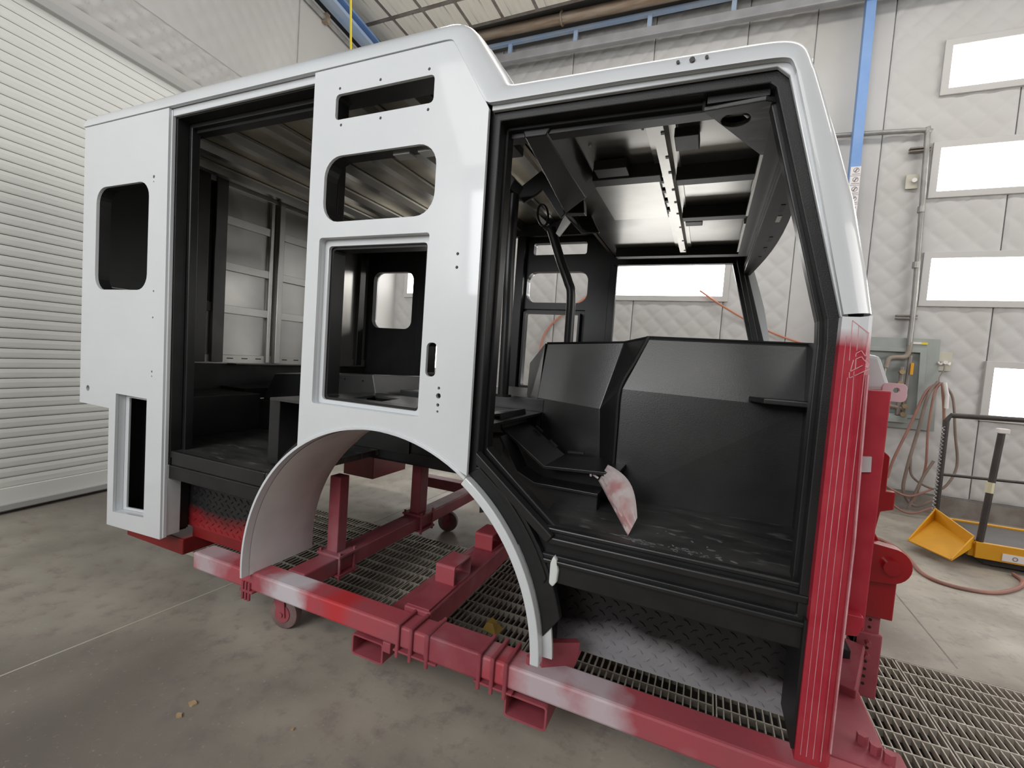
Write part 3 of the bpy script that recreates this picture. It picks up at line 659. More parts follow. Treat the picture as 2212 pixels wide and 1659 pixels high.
f = B(); hexa(f, [(1.30, 1.0, 2.52), (1.42, 1.0, 2.30), (1.43, 1.2, 2.30), (1.31, 1.2, 2.52), (1.31, 1.0, 2.53), (1.43, 1.0, 2.31), (1.44, 1.2, 2.31), (1.32, 1.2, 2.53)]); obj('overhead_console', f, BLACKS, cab)
f = B(); prism([(1.329, 2.386), (1.493, 2.377), (1.553, 2.27), (1.441, 2.272)], [], 1.25, 1.27, bm=f); obj('console_end', f, BLACKS, cab, bevel=.003)
f = B(); prism([(1.352, 2.363), (1.391, 2.317), (1.328, 2.235), (1.303, 2.255)], [], 1.18, 1.19, bm=f); obj('pole_bracket', f, STEELL, cab)
f = B(); prism([(1.211, 2.299), (1.333, 2.346), (1.34, 2.364), (1.31, 2.25), (1.26, 2.25)], [], 1.20, 1.24, bm=f); obj('pole_bracket', f, BLACKS, cab, bevel=.003)
obj('grab_pole', tube(smoothpath([(1.205, .75, 2.34), (1.205, .75, 2.0), (1.215, .75, 1.7), (1.222, .75, 1.28)], 4), .029, 14), BLACKS, cab, smooth=True)
obj('grab_pole', tube(smoothpath([(1.265, 1.2, 2.29), (1.34, 1.2, 2.10), (1.40, 1.2, 1.965), (1.425, 1.2, 1.88), (1.43, 1.2, 1.60)], 6), .028, 14), BLACKS, cab, smooth=True)
obj('pole_foot', tube([(1.222, .75, 1.272), (1.222, .75, 1.285)], .045, 16), BLACKS, cab)
obj('hanging_loop', tube([(1.205 + .034 * math.cos(a) - .012 * math.sin(a), 1.2, 2.375 + .066 * math.sin(a)) for a in [2 * pi * k / 20 for k in range(20)]], .0075, 8, closed=True), BLACKS, cab, smooth=True)

# rear crew area floor, risers and engine cover
f = prism([(-.415, .04), (.37, .04), (.37, .84), (-.76, .84), (-.76, .165), (-.415, .165)], [], .815, .85, 'z'); obj('rear_floor', f, BLACKF, cab)
f = B(); box(-.385, .33, .035, .055, .775, .852, f); obj('rear_step_nosing', f, BLACKS, cab, bevel=.006)
obj('rear_step_lip', box(-.385, .32, .030, .07, .765, .776), BLACKS, cab, bevel=.003)
f = B(); box(-.90, -.70, .165, .80, .85, 1.10, f); box(-1.16, -.90, .165, .80, 1.045, 1.10, f); obj('seat_riser', f, CHALK, cab, bevel=.004)
f = B(); box(-.76, .60, .80, 1.6, .85, 1.06, f); obj('seat_riser', f, CHALK, cab, bevel=.004)
f = B(); box(-.88, 1.4, .81, W - .08, .80, .86, f); obj('cab_floor', f, BLACK, cab)
f = B(); box(-1.16, -.88, .81, W - .08, 1.045, 1.12, f); obj('seat_riser', f, CHALK, cab)
f = B(); hexa(f, [(-.70, .82, 1.06), (.345, .82, 1.06), (.345, 2.0, 1.06), (-1.0, 1.7, 1.06), (-.595, .82, 1.255), (.28, .82, 1.315), (.28, 1.85, 1.29), (-.80, 1.45, 1.25)]); obj('engine_cover', f, CHALK, cab, bevel=.006)
for x in (-.1, .05, .2): obj('cover_bolt', tube([(x, .818, 1.27), (x, .812, 1.27)], .006, 6), BLACK, cab)
f = B(); box(.36, .78, 1.0, 1.5, 1.06, 1.22, f); obj('seat_riser', f, CHALK, cab, bevel=.004)
obj('bolt_cap', tube([(-.41, 1.69, 1.238), (-.41, 1.71, 1.238)], .022, 14), YELC, cab, label='small yellow cap')
f = B(); box(.20, .275, .15, .30, .86, 1.195, f); obj('wheel_well_side', f, BLACKS, cab, bevel=.004)
f = B(); prism([(.24, .12), (1.42, .12), (1.42, .82), (.24, .82)], [[(.46, .36), (.40, .70), (.60, .68), (.66, .36)]], 1.188, 1.20, 'z', f); obj('wheel_well_top', f, CHALK, cab)
f = B(); prism([(.24, .82), (1.42, .82), (1.42, .85), (.24, .85)], [], .86, 1.20, 'z', f); obj('wheel_well_side', f, BLACK, cab)
obj('floor_slot', box(.72, .80, .32, .335, 1.2005, 1.202), BLACK, cab)
# driver side: seat base frame beside the wheel well
f = B(); prism([(1.24, .70), (1.24, 1.19), (1.37, 1.21), (1.385, 1.15), (1.60, 1.005), (1.91, 1.02), (1.91, .885), (1.75, .86)], [], .52, .70, bm=f); obj('seat_frame', f, BLACK, cab, bevel=.004)
f = B(); prism(strip([(1.24, 1.195), (1.37, 1.218), (1.385, 1.155), (1.60, 1.012), (1.92, 1.03)], .014), [], .40, .71, bm=f); obj('seat_frame_ledge', f, BLACKS, cab, bevel=.002)
f = B(); prism([(1.41, .96), (1.41, 1.12), (1.50, .985), (1.585, .945), (1.855, .945), (1.855, .76), (1.66, .76)], [], .36, .42, bm=f); obj('seat_frame', f, BLACKS, cab, bevel=.004)
f = B(); prism(strip([(1.32, 1.12), (1.41, 1.13), (1.50, .99), (1.585, .952), (1.86, .952)], .012), [], .33, .45, bm=f); obj('seat_frame_ledge', f, BLACKS, cab, bevel=.002)
f = B(); prism([(1.70, .80), (1.845, .80), (1.845, .87), (1.70, .87)], [[(1.715, .815), (1.83, .815), (1.83, .855), (1.715, .855)]], .352, .36, bm=f); obj('vent_recess', f, BLACK, cab)
for a, b in (((1.44, 1.135), (1.48, 1.11)), ((1.52, 1.075), (1.56, 1.045)), ((1.62, 1.03), (1.70, 1.034))):
    obj('weld_bead', bar((a[0], .705, a[1] + .006), (b[0], .705, b[1] + .006), .012, .010), BLACKS, cab)
# engine tunnel and dash mass
def quadslab(name, pts, M, t=.02):
    P = [Vector(p) for p in pts]; n = (P[1] - P[0]).cross(P[2] - P[0]).normalized()
    if n.y < 0: n = -n
    return obj(name, hexa(B(), [*P, *[p + n * t for p in P]]), M, cab)
f = B()
V = dict(a=(1.865, .60, .88), b=(2.61, .64, .88), c=(2.61, .66, 1.36), d=(1.86, .63, 1.375), e=(2.61, .732, 1.622), g=(1.955, .708, 1.620))
v = {k: f.verts.new(p) for k, p in V.items()}
bk = {k: f.verts.new((p[0], 1.7, p[2])) for k, p in V.items()}
for q in (('a', 'b', 'c', 'd'), ('d', 'c', 'e', 'g')): f.faces.new([v[i] for i in q])
f.faces.new([v['g'], v['e'], bk['e'], bk['g']]); f.faces.new([v['a'], v['d'], v['g'], bk['g'], bk['d'], bk['a']]); f.faces.new([v['b'], bk['b'], bk['c'], bk['e'], v['e'], v['c']])
obj('engine_tunnel', f, CHALK, cab, bevel=.012, seg=3)
f = B()
V = dict(a=(1.36, .86, .88), b=(1.77, .80, .88), c=(1.735, .82, 1.255), d=(1.375, .87, 1.275), e=(1.82, .88, 1.60), g=(1.39, .929, 1.575))
v = {k: f.verts.new(p) for k, p in V.items()}; bk = {k: f.verts.new((p[0], 1.7, p[2])) for k, p in V.items()}
for q in (('a', 'b', 'c', 'd'), ('d', 'c', 'e', 'g')): f.faces.new([v[i] for i in q])
f.faces.new([v['g'], v['e'], bk['e'], bk['g']]); f.faces.new([v['a'], v['d'], v['g'], bk['g'], bk['d'], bk['a']]); f.faces.new([v['b'], bk['b'], bk['c'], bk['e'], v['e'], v['c']])
obj('engine_tunnel', f, CHALK, cab, bevel=.004)
quadslab('tunnel_corner', [(1.735, .82, 1.255), (1.862, .632, 1.372), (1.957, .717, 1.620), (1.82, .88, 1.60)], CHALK)
quadslab('tunnel_corner', [(1.768, .80, .88), (1.867, .602, .88), (1.862, .632, 1.374), (1.735, .82, 1.256)], CHALK)
obj('weld_bead', tube(smoothpath([(1.957, .712, 1.622), (1.91, .665, 1.50), (1.862, .622, 1.375), (1.861, .612, 1.2), (1.865, .598, .90)], 5), .009, 6), BLACK, cab)
f = B(); hexa(f, [(1.20, 1.15, 1.10), (1.37, .87, 1.10), (1.37, 1.7, 1.10), (1.1, 1.7, 1.10), (1.21, 1.15, 1.46), (1.385, .91, 1.575), (1.385, 1.7, 1.575), (1.2, 1.7, 1.46)]); obj('engine_tunnel', f, BLACK, cab)
f = B(); box(.85, 1.42, .86, 1.7, .86, 1.27, f); obj('tunnel_base', f, CHALK, cab, bevel=.004)
f = B(); prism([(2.385, .63), (2.61, .63), (2.61, .50), (2.43, .52)], [], 1.372, 1.392, 'z', f); obj('dash_shelf', f, BLACKS, cab, bevel=.004)
obj('tunnel_top_edge', tube([(1.39, .929, 1.578), (1.82, .882, 1.602), (1.957, .717, 1.622), (2.61, .737, 1.624)], .006, 6), BLACKS, cab)
# front floor, sill and step well
f = B(); prism([(1.70, .06), (2.60, .06), (2.60, 1.2), (1.60, 1.2)], [], .862, .882, 'z', f); obj('front_floor', f, BLACKF, cab)
f = B(); r_ = random.Random(11)
for k in range(46):
    cx, cy = r_.gauss(2.17, .055), r_.gauss(.115, .016); a_ = r_.uniform(0, pi); q_ = r_.uniform(.003, .010)
    if k > 33: cx, cy = r_.uniform(1.98, 2.40), r_.uniform(.10, .30)
    prism([(cx + q_ * 1.6 * math.cos(t) * math.cos(a_) - q_ * .7 * math.sin(t) * math.sin(a_), cy + q_ * 1.6 * math.cos(t) * math.sin(a_) + q_ * .7 * math.sin(t) * math.cos(a_)) for t in [2 * pi * i / 7 for i in range(7)]], [], .8815, .8826, 'z', f)
for k in range(26):
    cx, cy = r_.gauss(2.04, .045), r_.gauss(.125, .010); q_ = r_.uniform(.006, .016)
    prism([(cx - q_, cy), (cx, cy + .0018), (cx + q_, cy + .001), (cx, cy - .0015)], [], .8815, .8826, 'z', f)
obj('chalk_marks', f, mat('chalk_dust', (.20, .20, .20), (.12, .12, .12), 30, .8), cab, kind='stuff')
for z0, z1, y0, y1 in ((.868, .886, .052, .085), (.835, .860, .030, .06), (.768, .785, .022, .07)):
    f = B(); box(1.745, 2.545, y0, y1, z0, z1, f); obj('door_sill', f, BLACKS, cab, bevel=.005)
obj('door_sill', box(1.745, 2.545, .055, .10, .74, .87), BLACK, cab)
def diamond(name, x0, x1, z0, z1, y, M, px=.052, pz=.027):
    plate = obj(name, box(x0, x1, y, y + .01, z0, z1), M, cab)
    f = B(); r = 0; z = z0 + .02
    while z < z1 - .01:
        x = x0 + .02 + (px / 2 if r % 2 else 0); k = 0
        while x < x1 - .015:
            s = 1 if r % 2 else -1
            ax, az = .017 * math.cos(math.radians(35)), s * .017 * math.sin(math.radians(35)); nx, nz = -az * .30, ax * .30
            top = [f.verts.new((x + dx * .62, y - .005, z + dz * .62)) for dx, dz in ((-ax, -az), (nx, nz), (ax, az), (-nx, -nz))]
            bot = [f.verts.new((x + dx * 1.1, y + .001, z + dz * 1.1)) for dx, dz in ((-ax, -az), (nx, nz), (ax, az), (-nx, -nz))]
            f.faces.new(top)
            for i in range(4): f.faces.new([top[i], top[(i + 1) % 4], bot[(i + 1) % 4], bot[i]])
            x += px
        z += pz; r += 1
    obj('tread_lugs', f, M, plate, kind='stuff')
diamond('step_tread_plate', 1.745, 2.60, .318, .765, .30, DIAM)
diamond('rear_step_tread_plate', -.56, .232, .40, .765, .16, DIAMR, .05, .025)
f = B(); box(1.72, 1.745, .05, .31, .45, .765, f); box(1.72, 1.745, .17, .31, .32, .45, f); obj('step_well_side', f, BLACKS, cab); obj('step_well_side', box(2.602, 2.614, .21, .31, .36, .765), BLACKS, cab)
obj('step_well_top', box(1.72, 2.56, .09, .31, .755, .768), BLACKS, cab)
obj('rear_step_top', box(-.395, .31, .07, .17, .762, .775), BLACKS, cab)
# red underside
f = B(); box(-.90, -.37, .10, .42, .255, .345, f); obj('mount_foot', f, REDD, cab, bevel=.006)
f = B(); box(-.395, .235, .165, .185, .34, .40, f); obj('mount_foot', f, REDD, cab, bevel=.004)
f = B(); box(-.60, -.28, 1.55, 2.0, .385, .78, f); box(-.28, 1.35, 1.72, 1.86, .62, .78, f); obj('frame_rail', f, REDD, cab, bevel=.005)
f = B(); box(-.88, 2.58, .86, W - .1, .775, .80, f); obj('floor_pan', f, BLACK, cab)
obj('far_skirt', box(-.9, -.40, W - .06, W - .02, .37, .80), BLACK, cab)

# ------------------------------------------------------------------ dolly under the cab
dl = thing('steel_dolly', 'maroon welded steel dolly on casters carrying the white cab', 'dolly', (1.1, 1.1, .0))
def part(n, bm, M=DOLLY, **k): return obj(n, bm, M, dl, **k)
ZB, ZT = .245, .335
part('side_rail', box(-.20, 2.86, .05, .165, ZB, ZT), DOLLYR, bevel=.010)
part('side_rail', box(-.20, 2.86, 2.05, 2.165, ZB, ZT), bevel=.008)
part('crossbeam', box(.36, .475, .165, 2.05, ZB, ZT), bevel=.008)
f = B(); hexa(f, [(1.075, .165, ZB), (1.215, .165, ZB), (1.165, 2.05, ZB), (1.03, 2.05, ZB), (1.075, .165, ZT + .02), (1.215, .165, ZT + .02), (1.165, 2.05, ZT + .02), (1.03, 2.05, ZT + .02)]); part('crossbeam', f, bevel=.008)
part('crossbeam', box(2.70, 2.83, .71, 2.05, ZB, ZT), bevel=.008)
f = B(); hexa(f, [(1.088, .17, ZT + .021), (1.205, .17, ZT + .021), (1.198, .42, ZT + .021), (1.08, .42, ZT + .021), (1.088, .17, ZT + .029), (1.205, .17, ZT + .029), (1.198, .42, ZT + .029), (1.08, .42, ZT + .029)]); part('saddle_plate', f, bevel=.002)
def hollow(x0, x1, y0, y1, z0, z1, t, ax='y'):
    if ax == 'y': return prism(rrect(x0, x1, z0, z1, .012, 3), [rrect(x0 + t, x1 - t, z0 + t, z1 - t, .008, 3)], y0, y1)
    return prism(rrect(y0, y1, z0, z1, .012, 3), [rrect(y0 + t, y1 - t, z0 + t, z1 - t, .008, 3)], x0, x1, 'x')
part('standoff_block', hollow(1.085, 1.19, .40, .57, ZT + .02, ZT + .12, .008, 'x'), DOLLYR)
part('standoff_block', hollow(1.06, 1.17, .86, 1.02, ZT + .02, ZT + .12, .008, 'x'), DOLLYR)
part('fork_tube', hollow(.885, 1.055, .062, 2.12, .128, .222, .008)); part('fork_tube', hollow(1.625, 1.795, .062, 2.12, .128, .222, .008))
part('fork_tube_gusset', box(1.06, 1.10, .05, .14, .20, .245), bevel=.003)
for (y0, y1, z1) in ((.405, .475, .77), (1.17, 1.27, .80)):
    part('post', box(.375, .45, y0, y1, ZT + .012, z1), bevel=.006)
    part('clamp_plate', box(.335, .50, y0 - .03, y1 + .04, ZT, ZT + .014), bevel=.002); part('clamp_plate', box(.335, .50, y0 - .03, y1 + .04, ZB - .014, ZB), bevel=.002)
    for y in (y0 - .015, y1 + .025):
        part('clamp_bolt', tube([(.487, y, ZB - .03), (.487, y, ZT + .03)], .008, 6)); part('clamp_bolt', tube([(.348, y, ZB - .03), (.348, y, ZT + .03)], .008, 6))
def ubolt(x):
    part('u_bolt', tube([(x, .175, ZB - .03), (x, .175, ZT + .010), (x, .042, ZT + .010), (x, .042, ZB - .035)], .0085, 8))
part('sleeve', box(1.265, 1.525, .045, .17, ZB - .008, ZT + .008), bevel=.008)
for x in (1.14, 1.205, 1.285, 1.52, 1.575, 1.63): ubolt(x)
for x in (.20, .222, .244): part('clamp_bolt', tube([(x, .045, ZB - .05), (x, .045, ZB + .04)], .008, 6))
part('clamp_plate', box(.18, .27, .04, .18, ZB - .012, ZB), bevel=.002)
part('clamp_plate', box(1.12, 1.33, .04, .18, ZB - .016, ZB - .008), bevel=.002); part('clamp_plate', box(1.50, 1.66, .04, .18, ZB - .016, ZB - .008), bevel=.002)
for y in (.10, .17): part('clamp_bolt', tube([(1.70, y, ZT + .0), (1.70, y, ZT + .03)], .012, 6))
part('stop_plate', hexa(B(), [(1.75, .10, ZT), (1.86, .18, ZT), (1.84, .20, ZT), (1.73, .12, ZT), (1.76, .10, ZT + .10), (1.87, .18, ZT + .09), (1.85, .20, ZT + .09), (1.74, .12, ZT + .10)]))
def caster(x, y, ang):
    c = obj('caster', box(x - .05, x + .05, y - .05, y + .05, ZB - .022, ZB - .012), DOLLY, dl, loc=Vector((x, y, .12)) - wloc(dl), bevel=.002)
    b = Matrix.Rotation(ang, 4, 'Z')
    def sub(n, bm, M, **k):
        o = obj(n, bm, M, c, **k); o.matrix_local = b; return o
    sub('wheel', wheelmesh((x + .035, y, .085), .084, .05, 1, 24), TYRE, smooth=True)
    sub('hub', tube([(x + .035, y - .03, .085), (x + .035, y + .03, .085)], .045, 16), DOLLY)
    f = B()
    for s in (-1, 1):
        prism([(x - .035, ZB - .024), (x + .045, ZB - .024), (x + .058, .07), (x + .020, .07)], [], y + s * .034 - .003, y + s * .034 + .003, bm=f)
    box(x - .04, x + .045, y - .037, y + .037, ZB - .027, ZB - .021, f)
    sub('fork', f, DOLLY)
    sub('axle_bolt', tube([(x + .035, y - .044, .085), (x + .035, y + .044, .085)], .012, 8), DOLLY)
caster(.285, .20, math.radians(8)); caster(.30, 1.78, math.radians(14)); caster(2.62, 1.9, math.radians(20))
# adjustable front leg with pinned holes
part('leg_outer', hollow(2.855, 2.945, .70, .80, .245, .50, .008).copy() if False else box(2.845, 2.935, .69, .79, .245, .505), bevel=.006)
part('leg_inner', box(2.86, 2.925, .70, .775, .50, .60), bevel=.004)
for z in (.555, .525): part('pin_hole', tube([(2.892, .6995, z), (2.892, .703, z)], .006, 8), BLACK)
for k, z in enumerate((.47, .445, .42, .39, .36, .33, .30)):
    if k in (0, 2): part('pin', tube([(2.888, .665, z), (2.888, .69, z)], .010, 8))
    else: part('pin_hole', tube([(2.888, .6885, z), (2.888, .691, z)], .006, 8), BLACK)
part('leg_brace', bar((2.775, .52, .33), (2.84, .70, .42), .09, .10), bevel=.006); part('leg_bracket', box(2.77, 2.815, .60, .68, .36, .46), BLACKS, bevel=.004)
part('end_flange', box(2.835, 2.885, .045, .30, .18, .325), DOLLY, bevel=.01)
part('rail_end', hexa(B(), [(2.66, .166, ZB), (2.835, .166, ZB), (2.845, .69, ZB), (2.70, .70, ZB), (2.66, .166, ZT), (2.835, .166, ZT), (2.845, .69, ZT), (2.70, .70, ZT)]), bevel=.008)
for x, y in ((2.745, .62), (2.75, .56), (2.775, .27), (2.80, .24), (2.83, .22), (2.845, .14)): part('clamp_bolt', tube([(x, y, .315), (x, y, .365)], .016, 6))

# red tilt hinge on the front of the cab
f = B(); prism([(2.76, 1.24), (2.845, 1.245), (2.895, 1.205), (2.895, 1.07), (2.925, 1.07), (2.925, 1.0), (2.885, .985), (2.875, .90), (2.90, .86), (2.76, .86)], [], .70, .73, bm=f); obj('hinge_plate', f, REDG, cab, bevel=.004)
f = B(); prism([(2.70, .86), (2.86, .875)] + arc(2.915, .80, .068, 75, -80, 12) + [(2.70, .715)], [circ(2.915, .80, .018, 10)], .64, .70, bm=f); obj('hinge_eye', f, REDG, cab, bevel=.006)
for z in (1.0, .915): obj('hinge_bolt', tube([(2.842, .70, z), (2.842, .672, z)], .019, 8), REDG, cab)
obj('hinge_pin', tube([(2.915, .615, .80), (2.915, .66, .80)], .028, 14), REDG, cab, smooth=True)
obj('hinge_post', box(2.855, 2.955, .68, .78, .575, .73), REDG, cab, bevel=.005)
obj('hinge_channel', box(2.845, 2.853, .69, .78, .44, .74), BLACKS, cab)

# ------------------------------------------------------------------ floor grates over the pit
labs = ['narrow end floor grate beside the red foot under the rear compartment', 'floor grate under the grey wheel liner and the rear dolly crossbeam',
        'floor grate in the middle of the wheel arch view, left of the front crossbeam', 'floor grate right of the front dolly crossbeam, under the cab floor',
        'floor grate below the diamond plate step, next to the red corner', 'floor grate around the adjustable red front leg', 'floor grate at the right edge of the photo', 'farthest right floor grate beyond the red cab corner']
gx = [GX0, -.34, .57, 1.48, 2.38, 3.28, 4.18, 5.08]
for i in range(7):
    x0, x1 = gx[i] + .004, gx[i + 1] - .004
    g = thing('floor_grate', labs[i], 'grate', ((x0 + x1) / 2, (GY0 + GY1) / 2, -.03), 'floor grates over the drain pit')
    f = B(); box(x0, x0 + .006, GY0 + .005, GY1 - .005, -.035, -.001, f); box(x1 - .006, x1, GY0 + .005, GY1 - .005, -.035, -.001, f)
    box(x0, x1, GY0 + .003, GY0 + .009, -.035, -.001, f); box(x0, x1, GY1 - .009, GY1 - .003, -.035, -.001, f); obj('frame', f, GRATE, g)
    f = B(); n = int((x1 - x0) / .0313)
    for k in range(1, n): x = x0 + (x1 - x0) * k / n; box(x - .0028, x + .0028, GY0 + .008, GY1 - .008, -.028, -.003, f)
    obj('bearing_bars', f, GRATE, g, kind='stuff')
    f = B()
    for k in range(1, 10): y = GY0 + (GY1 - GY0) * k / 10; box(x0 + .004, x1 - .004, y - .004, y + .004, -.033, -.001, f)
    obj('cross_bars', f, GRATE, g, kind='stuff')
struct('trim_3', box(-1.20, -1.12, .45, 1.62, .0005, .004), CREAM)
struct('trim_4', box(-1.12, -.60, .455, .49, .0005, .004), CREAM)

# ------------------------------------------------------------------ blue column, pipes, wall box, hoses
t = thing('blue_column', 'blue steel column with a strip of white safety stickers by the far wall', 'column', (3.7, 5.36, 0))
obj('shaft', hexa(B(), [(3.62, 5.28, 0), (3.735, 5.28, 0), (3.735, 5.38, 0), (3.62, 5.38, 0), (3.575, 5.28, 6.2), (3.675, 5.28, 6.2), (3.675, 5.38, 6.2), (3.575, 5.38, 6.2)]), BLUE, t, bevel=.004)
for k in range(9):
    z = 4.10 - .113 * (k + 1); xc = 3.648 + (4.1 - z) * .0075
    d = obj('sticker', box(xc - .052, xc + .052, 5.273, 5.2795, z, z + .107), PAPER, t)
    f = B(); cx, cz = xc + .006, z + .065
    prism(circ(cx, cz, .030, 14), [circ(cx, cz, .024, 14)], 5.271, 5.273, bm=f)
    prism(strip([(cx - .02, cz - .02), (cx + .02, cz + .02)], .006), [], 5.2705, 5.2728, bm=f)
    prism(strip([(cx - .008, cz - .022), (cx, cz), (cx + .004, cz + .016)], .008), [], 5.2705, 5.2728, bm=f)
    prism(strip([(cx - .040, z + .018), (cx + .040, z + .018)], .005), [], 5.2705, 5.2728, bm=f)
    obj('symbol', f, INK, d)
t = thing('air_pipe', 'grey conduit pipe running across and down the far wall into the valve box', 'pipe', (4.37, 5.42, 2.1))
obj('pipe', tube(smoothpath([(3.3, 5.42, 4.56), (4.28, 5.42, 4.51), (4.33, 5.42, 4.47), (4.345, 5.42, 4.38), (4.40, 5.42, 2.6), (4.405, 5.42, 1.98)], 5), .028, 10), CONDUIT, t, smooth=True)
for z, x in ((4.31, 4.345), (2.335, 4.40)):
    obj('pipe_clamp', box(x - .15, x + .05, 5.41, 5.47, z - .008, z + .008), RUSTD, t); obj('pipe_clamp', box(x - .15, x + .05, 5.41, 5.47, z - .04, z - .028), RUSTD, t)
for z in (3.55, 2.9): obj('coupling', tube([(4.362 + (3.76 - z) * .018, 5.42, z), (4.363 + (3.76 - z) * .018, 5.42, z + .07)], .036, 10), CONDUIT, t)
t = thing('valve_box', 'recessed grey metal wall box with pipes and valves behind the red corner', 'wall box', (4.3, 5.5, .95))
obj('flange', prism([(3.7, .98), (4.74, .98), (4.70, 2.07), (3.7, 2.07)], [[(3.8, 1.12), (4.60, 1.12), (4.57, 1.93), (3.8, 1.93)]], 5.445, 5.462), PLATE, t, bevel=.003)
f = B(); box(3.8, 4.6, 5.485, 5.488, 1.12, 1.93, f); box(3.8, 4.6, 5.462, 5.487, 1.12, 1.135, f); box(3.8, 4.6, 5.462, 5.487, 1.92, 1.93, f); obj('back_plate', f, PLATE, t)
obj('inner_frame', prism([(3.79, 1.11), (4.61, 1.11), (4.58, 1.945), (3.79, 1.945)], [[(3.84, 1.15), (4.55, 1.15), (4.52, 1.90), (3.84, 1.90)]], 5.43, 5.445), PLATE, t, bevel=.003)
obj('drain_cover', box(3.85, 4.46, 5.40, 5.46, 1.05, 1.13), PLATE, t)
obj('pipe', tube(smoothpath([(4.41, 5.42, 2.02), (4.405, 5.42, 1.90), (4.37, 5.42, 1.84), (4.27, 5.42, 1.83), (4.22, 5.42, 1.80), (4.205, 5.42, 1.70)], 5), .028, 10), mat('tan_pipe', (.34, .29, .24), (.28, .23, .19), 6, .5), t, smooth=True)
obj('pipe', tube([(4.205, 5.43, 1.74), (4.19, 5.43, 1.32)], .012, 8), CONDUIT, t)
obj('pipe', tube([(4.43, 5.43, 1.86), (4.42, 5.43, 1.15)], .022, 8), RUSTD, t)
obj('pipe', tube([(4.1, 5.42, 1.27), (4.42, 5.42, 1.22)], .025, 8), mat('brown_pipe', (.22, .16, .12), (.30, .25, .2), 8, .5), t)
obj('pipe', tube([(4.36, 5.42, 1.72), (4.37, 5.42, 1.14)], .025, 8), RUSTD, t)
for x, z in ((4.355, 1.66), (4.35, 1.52), (4.42, 1.25), (4.41, 1.15)): obj('valve', tube([(x, 5.37, z), (x, 5.42, z)], .03, 8), BRASS, t)
obj('valve_handle', box(4.43, 4.46, 5.38, 5.40, 1.63, 1.77), YEL, t, bevel=.003)
obj('valve_collar', box(4.34, 4.43, 5.38, 5.42, 1.35, 1.40), PAPER, t, bevel=.006)
obj('tag', box(4.44, 4.52, 5.428, 5.444, 2.0, 2.025), PAPER, t); obj('tag', box(4.52, 4.58, 5.428, 5.444, 1.998, 2.023), YELC, t)
t = thing('hose_hook', 'cream wall plate with a white hook above the hanging hoses', 'hook', (4.76, 5.46, 1.8))
obj('plate', box(4.67, 4.83, 5.462, 5.475, 1.70, 1.92), CREAM, t, bevel=.003)
obj('hook', tube(smoothpath([(4.70, 5.44, 1.80), (4.715, 5.42, 1.775), (4.75, 5.42, 1.80), (4.79, 5.42, 1.775), (4.805, 5.44, 1.80)], 4), .011, 8), PAPER, t, smooth=True)
obj('peg', tube([(4.752, 5.47, 1.80), (4.752, 5.40, 1.80)], .022, 10), PAPER, t); obj('strap', tube(smoothpath([(4.752, 5.41, 1.78), (4.735, 5.38, 1.70), (4.70, 5.36, 1.63), (4.69, 5.34, 1.57)], 4), .007, 6), RUSTD, t)
t = thing('outlet_plate', 'small cream outlet plate beside the vertical conduit', 'outlet', (4.28, 5.46, 3.9))
obj('plate', box(4.20, 4.32, 5.46, 5.475, 3.85, 4.02), CREAM, t, bevel=.002); obj('socket', tube([(4.275, 5.46, 3.94), (4.275, 5.43, 3.94)], .026, 10), PAPER, t)
def hose(label, pts, r, M, cat='hose', group='hoses hung on the wall hook'):
    o = obj('air_hose', tube(smoothpath(pts, 7), r, 8), M, None, smooth=True); o['label'] = label; o['category'] = cat
    if group: o['group'] = group
    return o
hose('pink air hose in the widest loop, falling left from the hook', [(4.66, 5.30, 1.55), (4.56, 5.28, 1.43), (4.46, 5.28, 1.05), (4.34, 5.28, .62), (4.30, 5.28, .38)], .015, HOSE)
hose('grey air hose hanging just inside the widest loop', [(4.67, 5.30, 1.57), (4.58, 5.26, 1.40), (4.53, 5.26, 1.0), (4.47, 5.26, .55), (4.46, 5.26, .25), (4.58, 5.26, .10), (4.74, 5.26, .20)], .017, HOSEG)
hose('pale pink hose hanging straight down at the middle of the bundle', [(4.69, 5.29, 1.56), (4.63, 5.25, 1.42), (4.615, 5.25, 1.0), (4.63, 5.25, .55), (4.56, 5.25, .15)], .012, HOSE)
hose('dark hose hanging right of the black rail post', [(4.70, 5.29, 1.56), (4.80, 5.26, 1.40), (4.86, 5.26, 1.0), (4.91, 5.26, .62), (4.82, 5.26, .36), (4.68, 5.26, .34), (4.52, 5.26, .45), (4.49, 5.26, .66)], .013, HOSEG)
hose('short rusty hose hanging behind the black rail post', [(4.70, 5.28, 1.55), (4.735, 5.24, 1.2), (4.76, 5.24, .8), (4.78, 5.24, .35)], .014, mat('hose_rust', (.34, .16, .09), (.28, .14, .09), 6, .6))
hose('brown hose slung low in a sagging loop near the floor', [(4.68, 5.2, .66), (4.60, 5.2, .45), (4.54, 5.2, .22), (4.50, 5.2, .06)], .016, HOSEG)
hose('thin pink hose sagging just above the floor behind the red hinge', [(4.22, 5.18, .34), (4.34, 5.18, .26), (4.5, 5.18, .22), (4.68, 5.18, .33)], .012, HOSE)
hose('lowest pink hose drooping to the floor behind the red hinge', [(4.22, 5.15, .30), (4.34, 5.12, .10), (4.5, 5.1, .04), (4.68, 5.1, .14)], .012, HOSE)
o = obj('air_hose_nozzle', tube([(4.70, 5.22, 1.56), (4.735, 5.22, 1.42), (4.74, 5.22, 1.27)], .02, 8), PAPER, None); tag(o, 'white hose coupling hanging from the wall hook', 'coupling')
hose('pink hose curving over the floor in front of the yellow lift', [(3.62, 4.05, .014), (3.88, 3.85, .014), (3.95, 3.52, .014), (3.92, 3.1, .014), (4.03, 2.94, .014), (4.27, 2.96, .014), (4.50, 3.16, .014), (4.64, 3.38, .014), (4.66, 3.54, .014)], .014, HOSE, group=None)
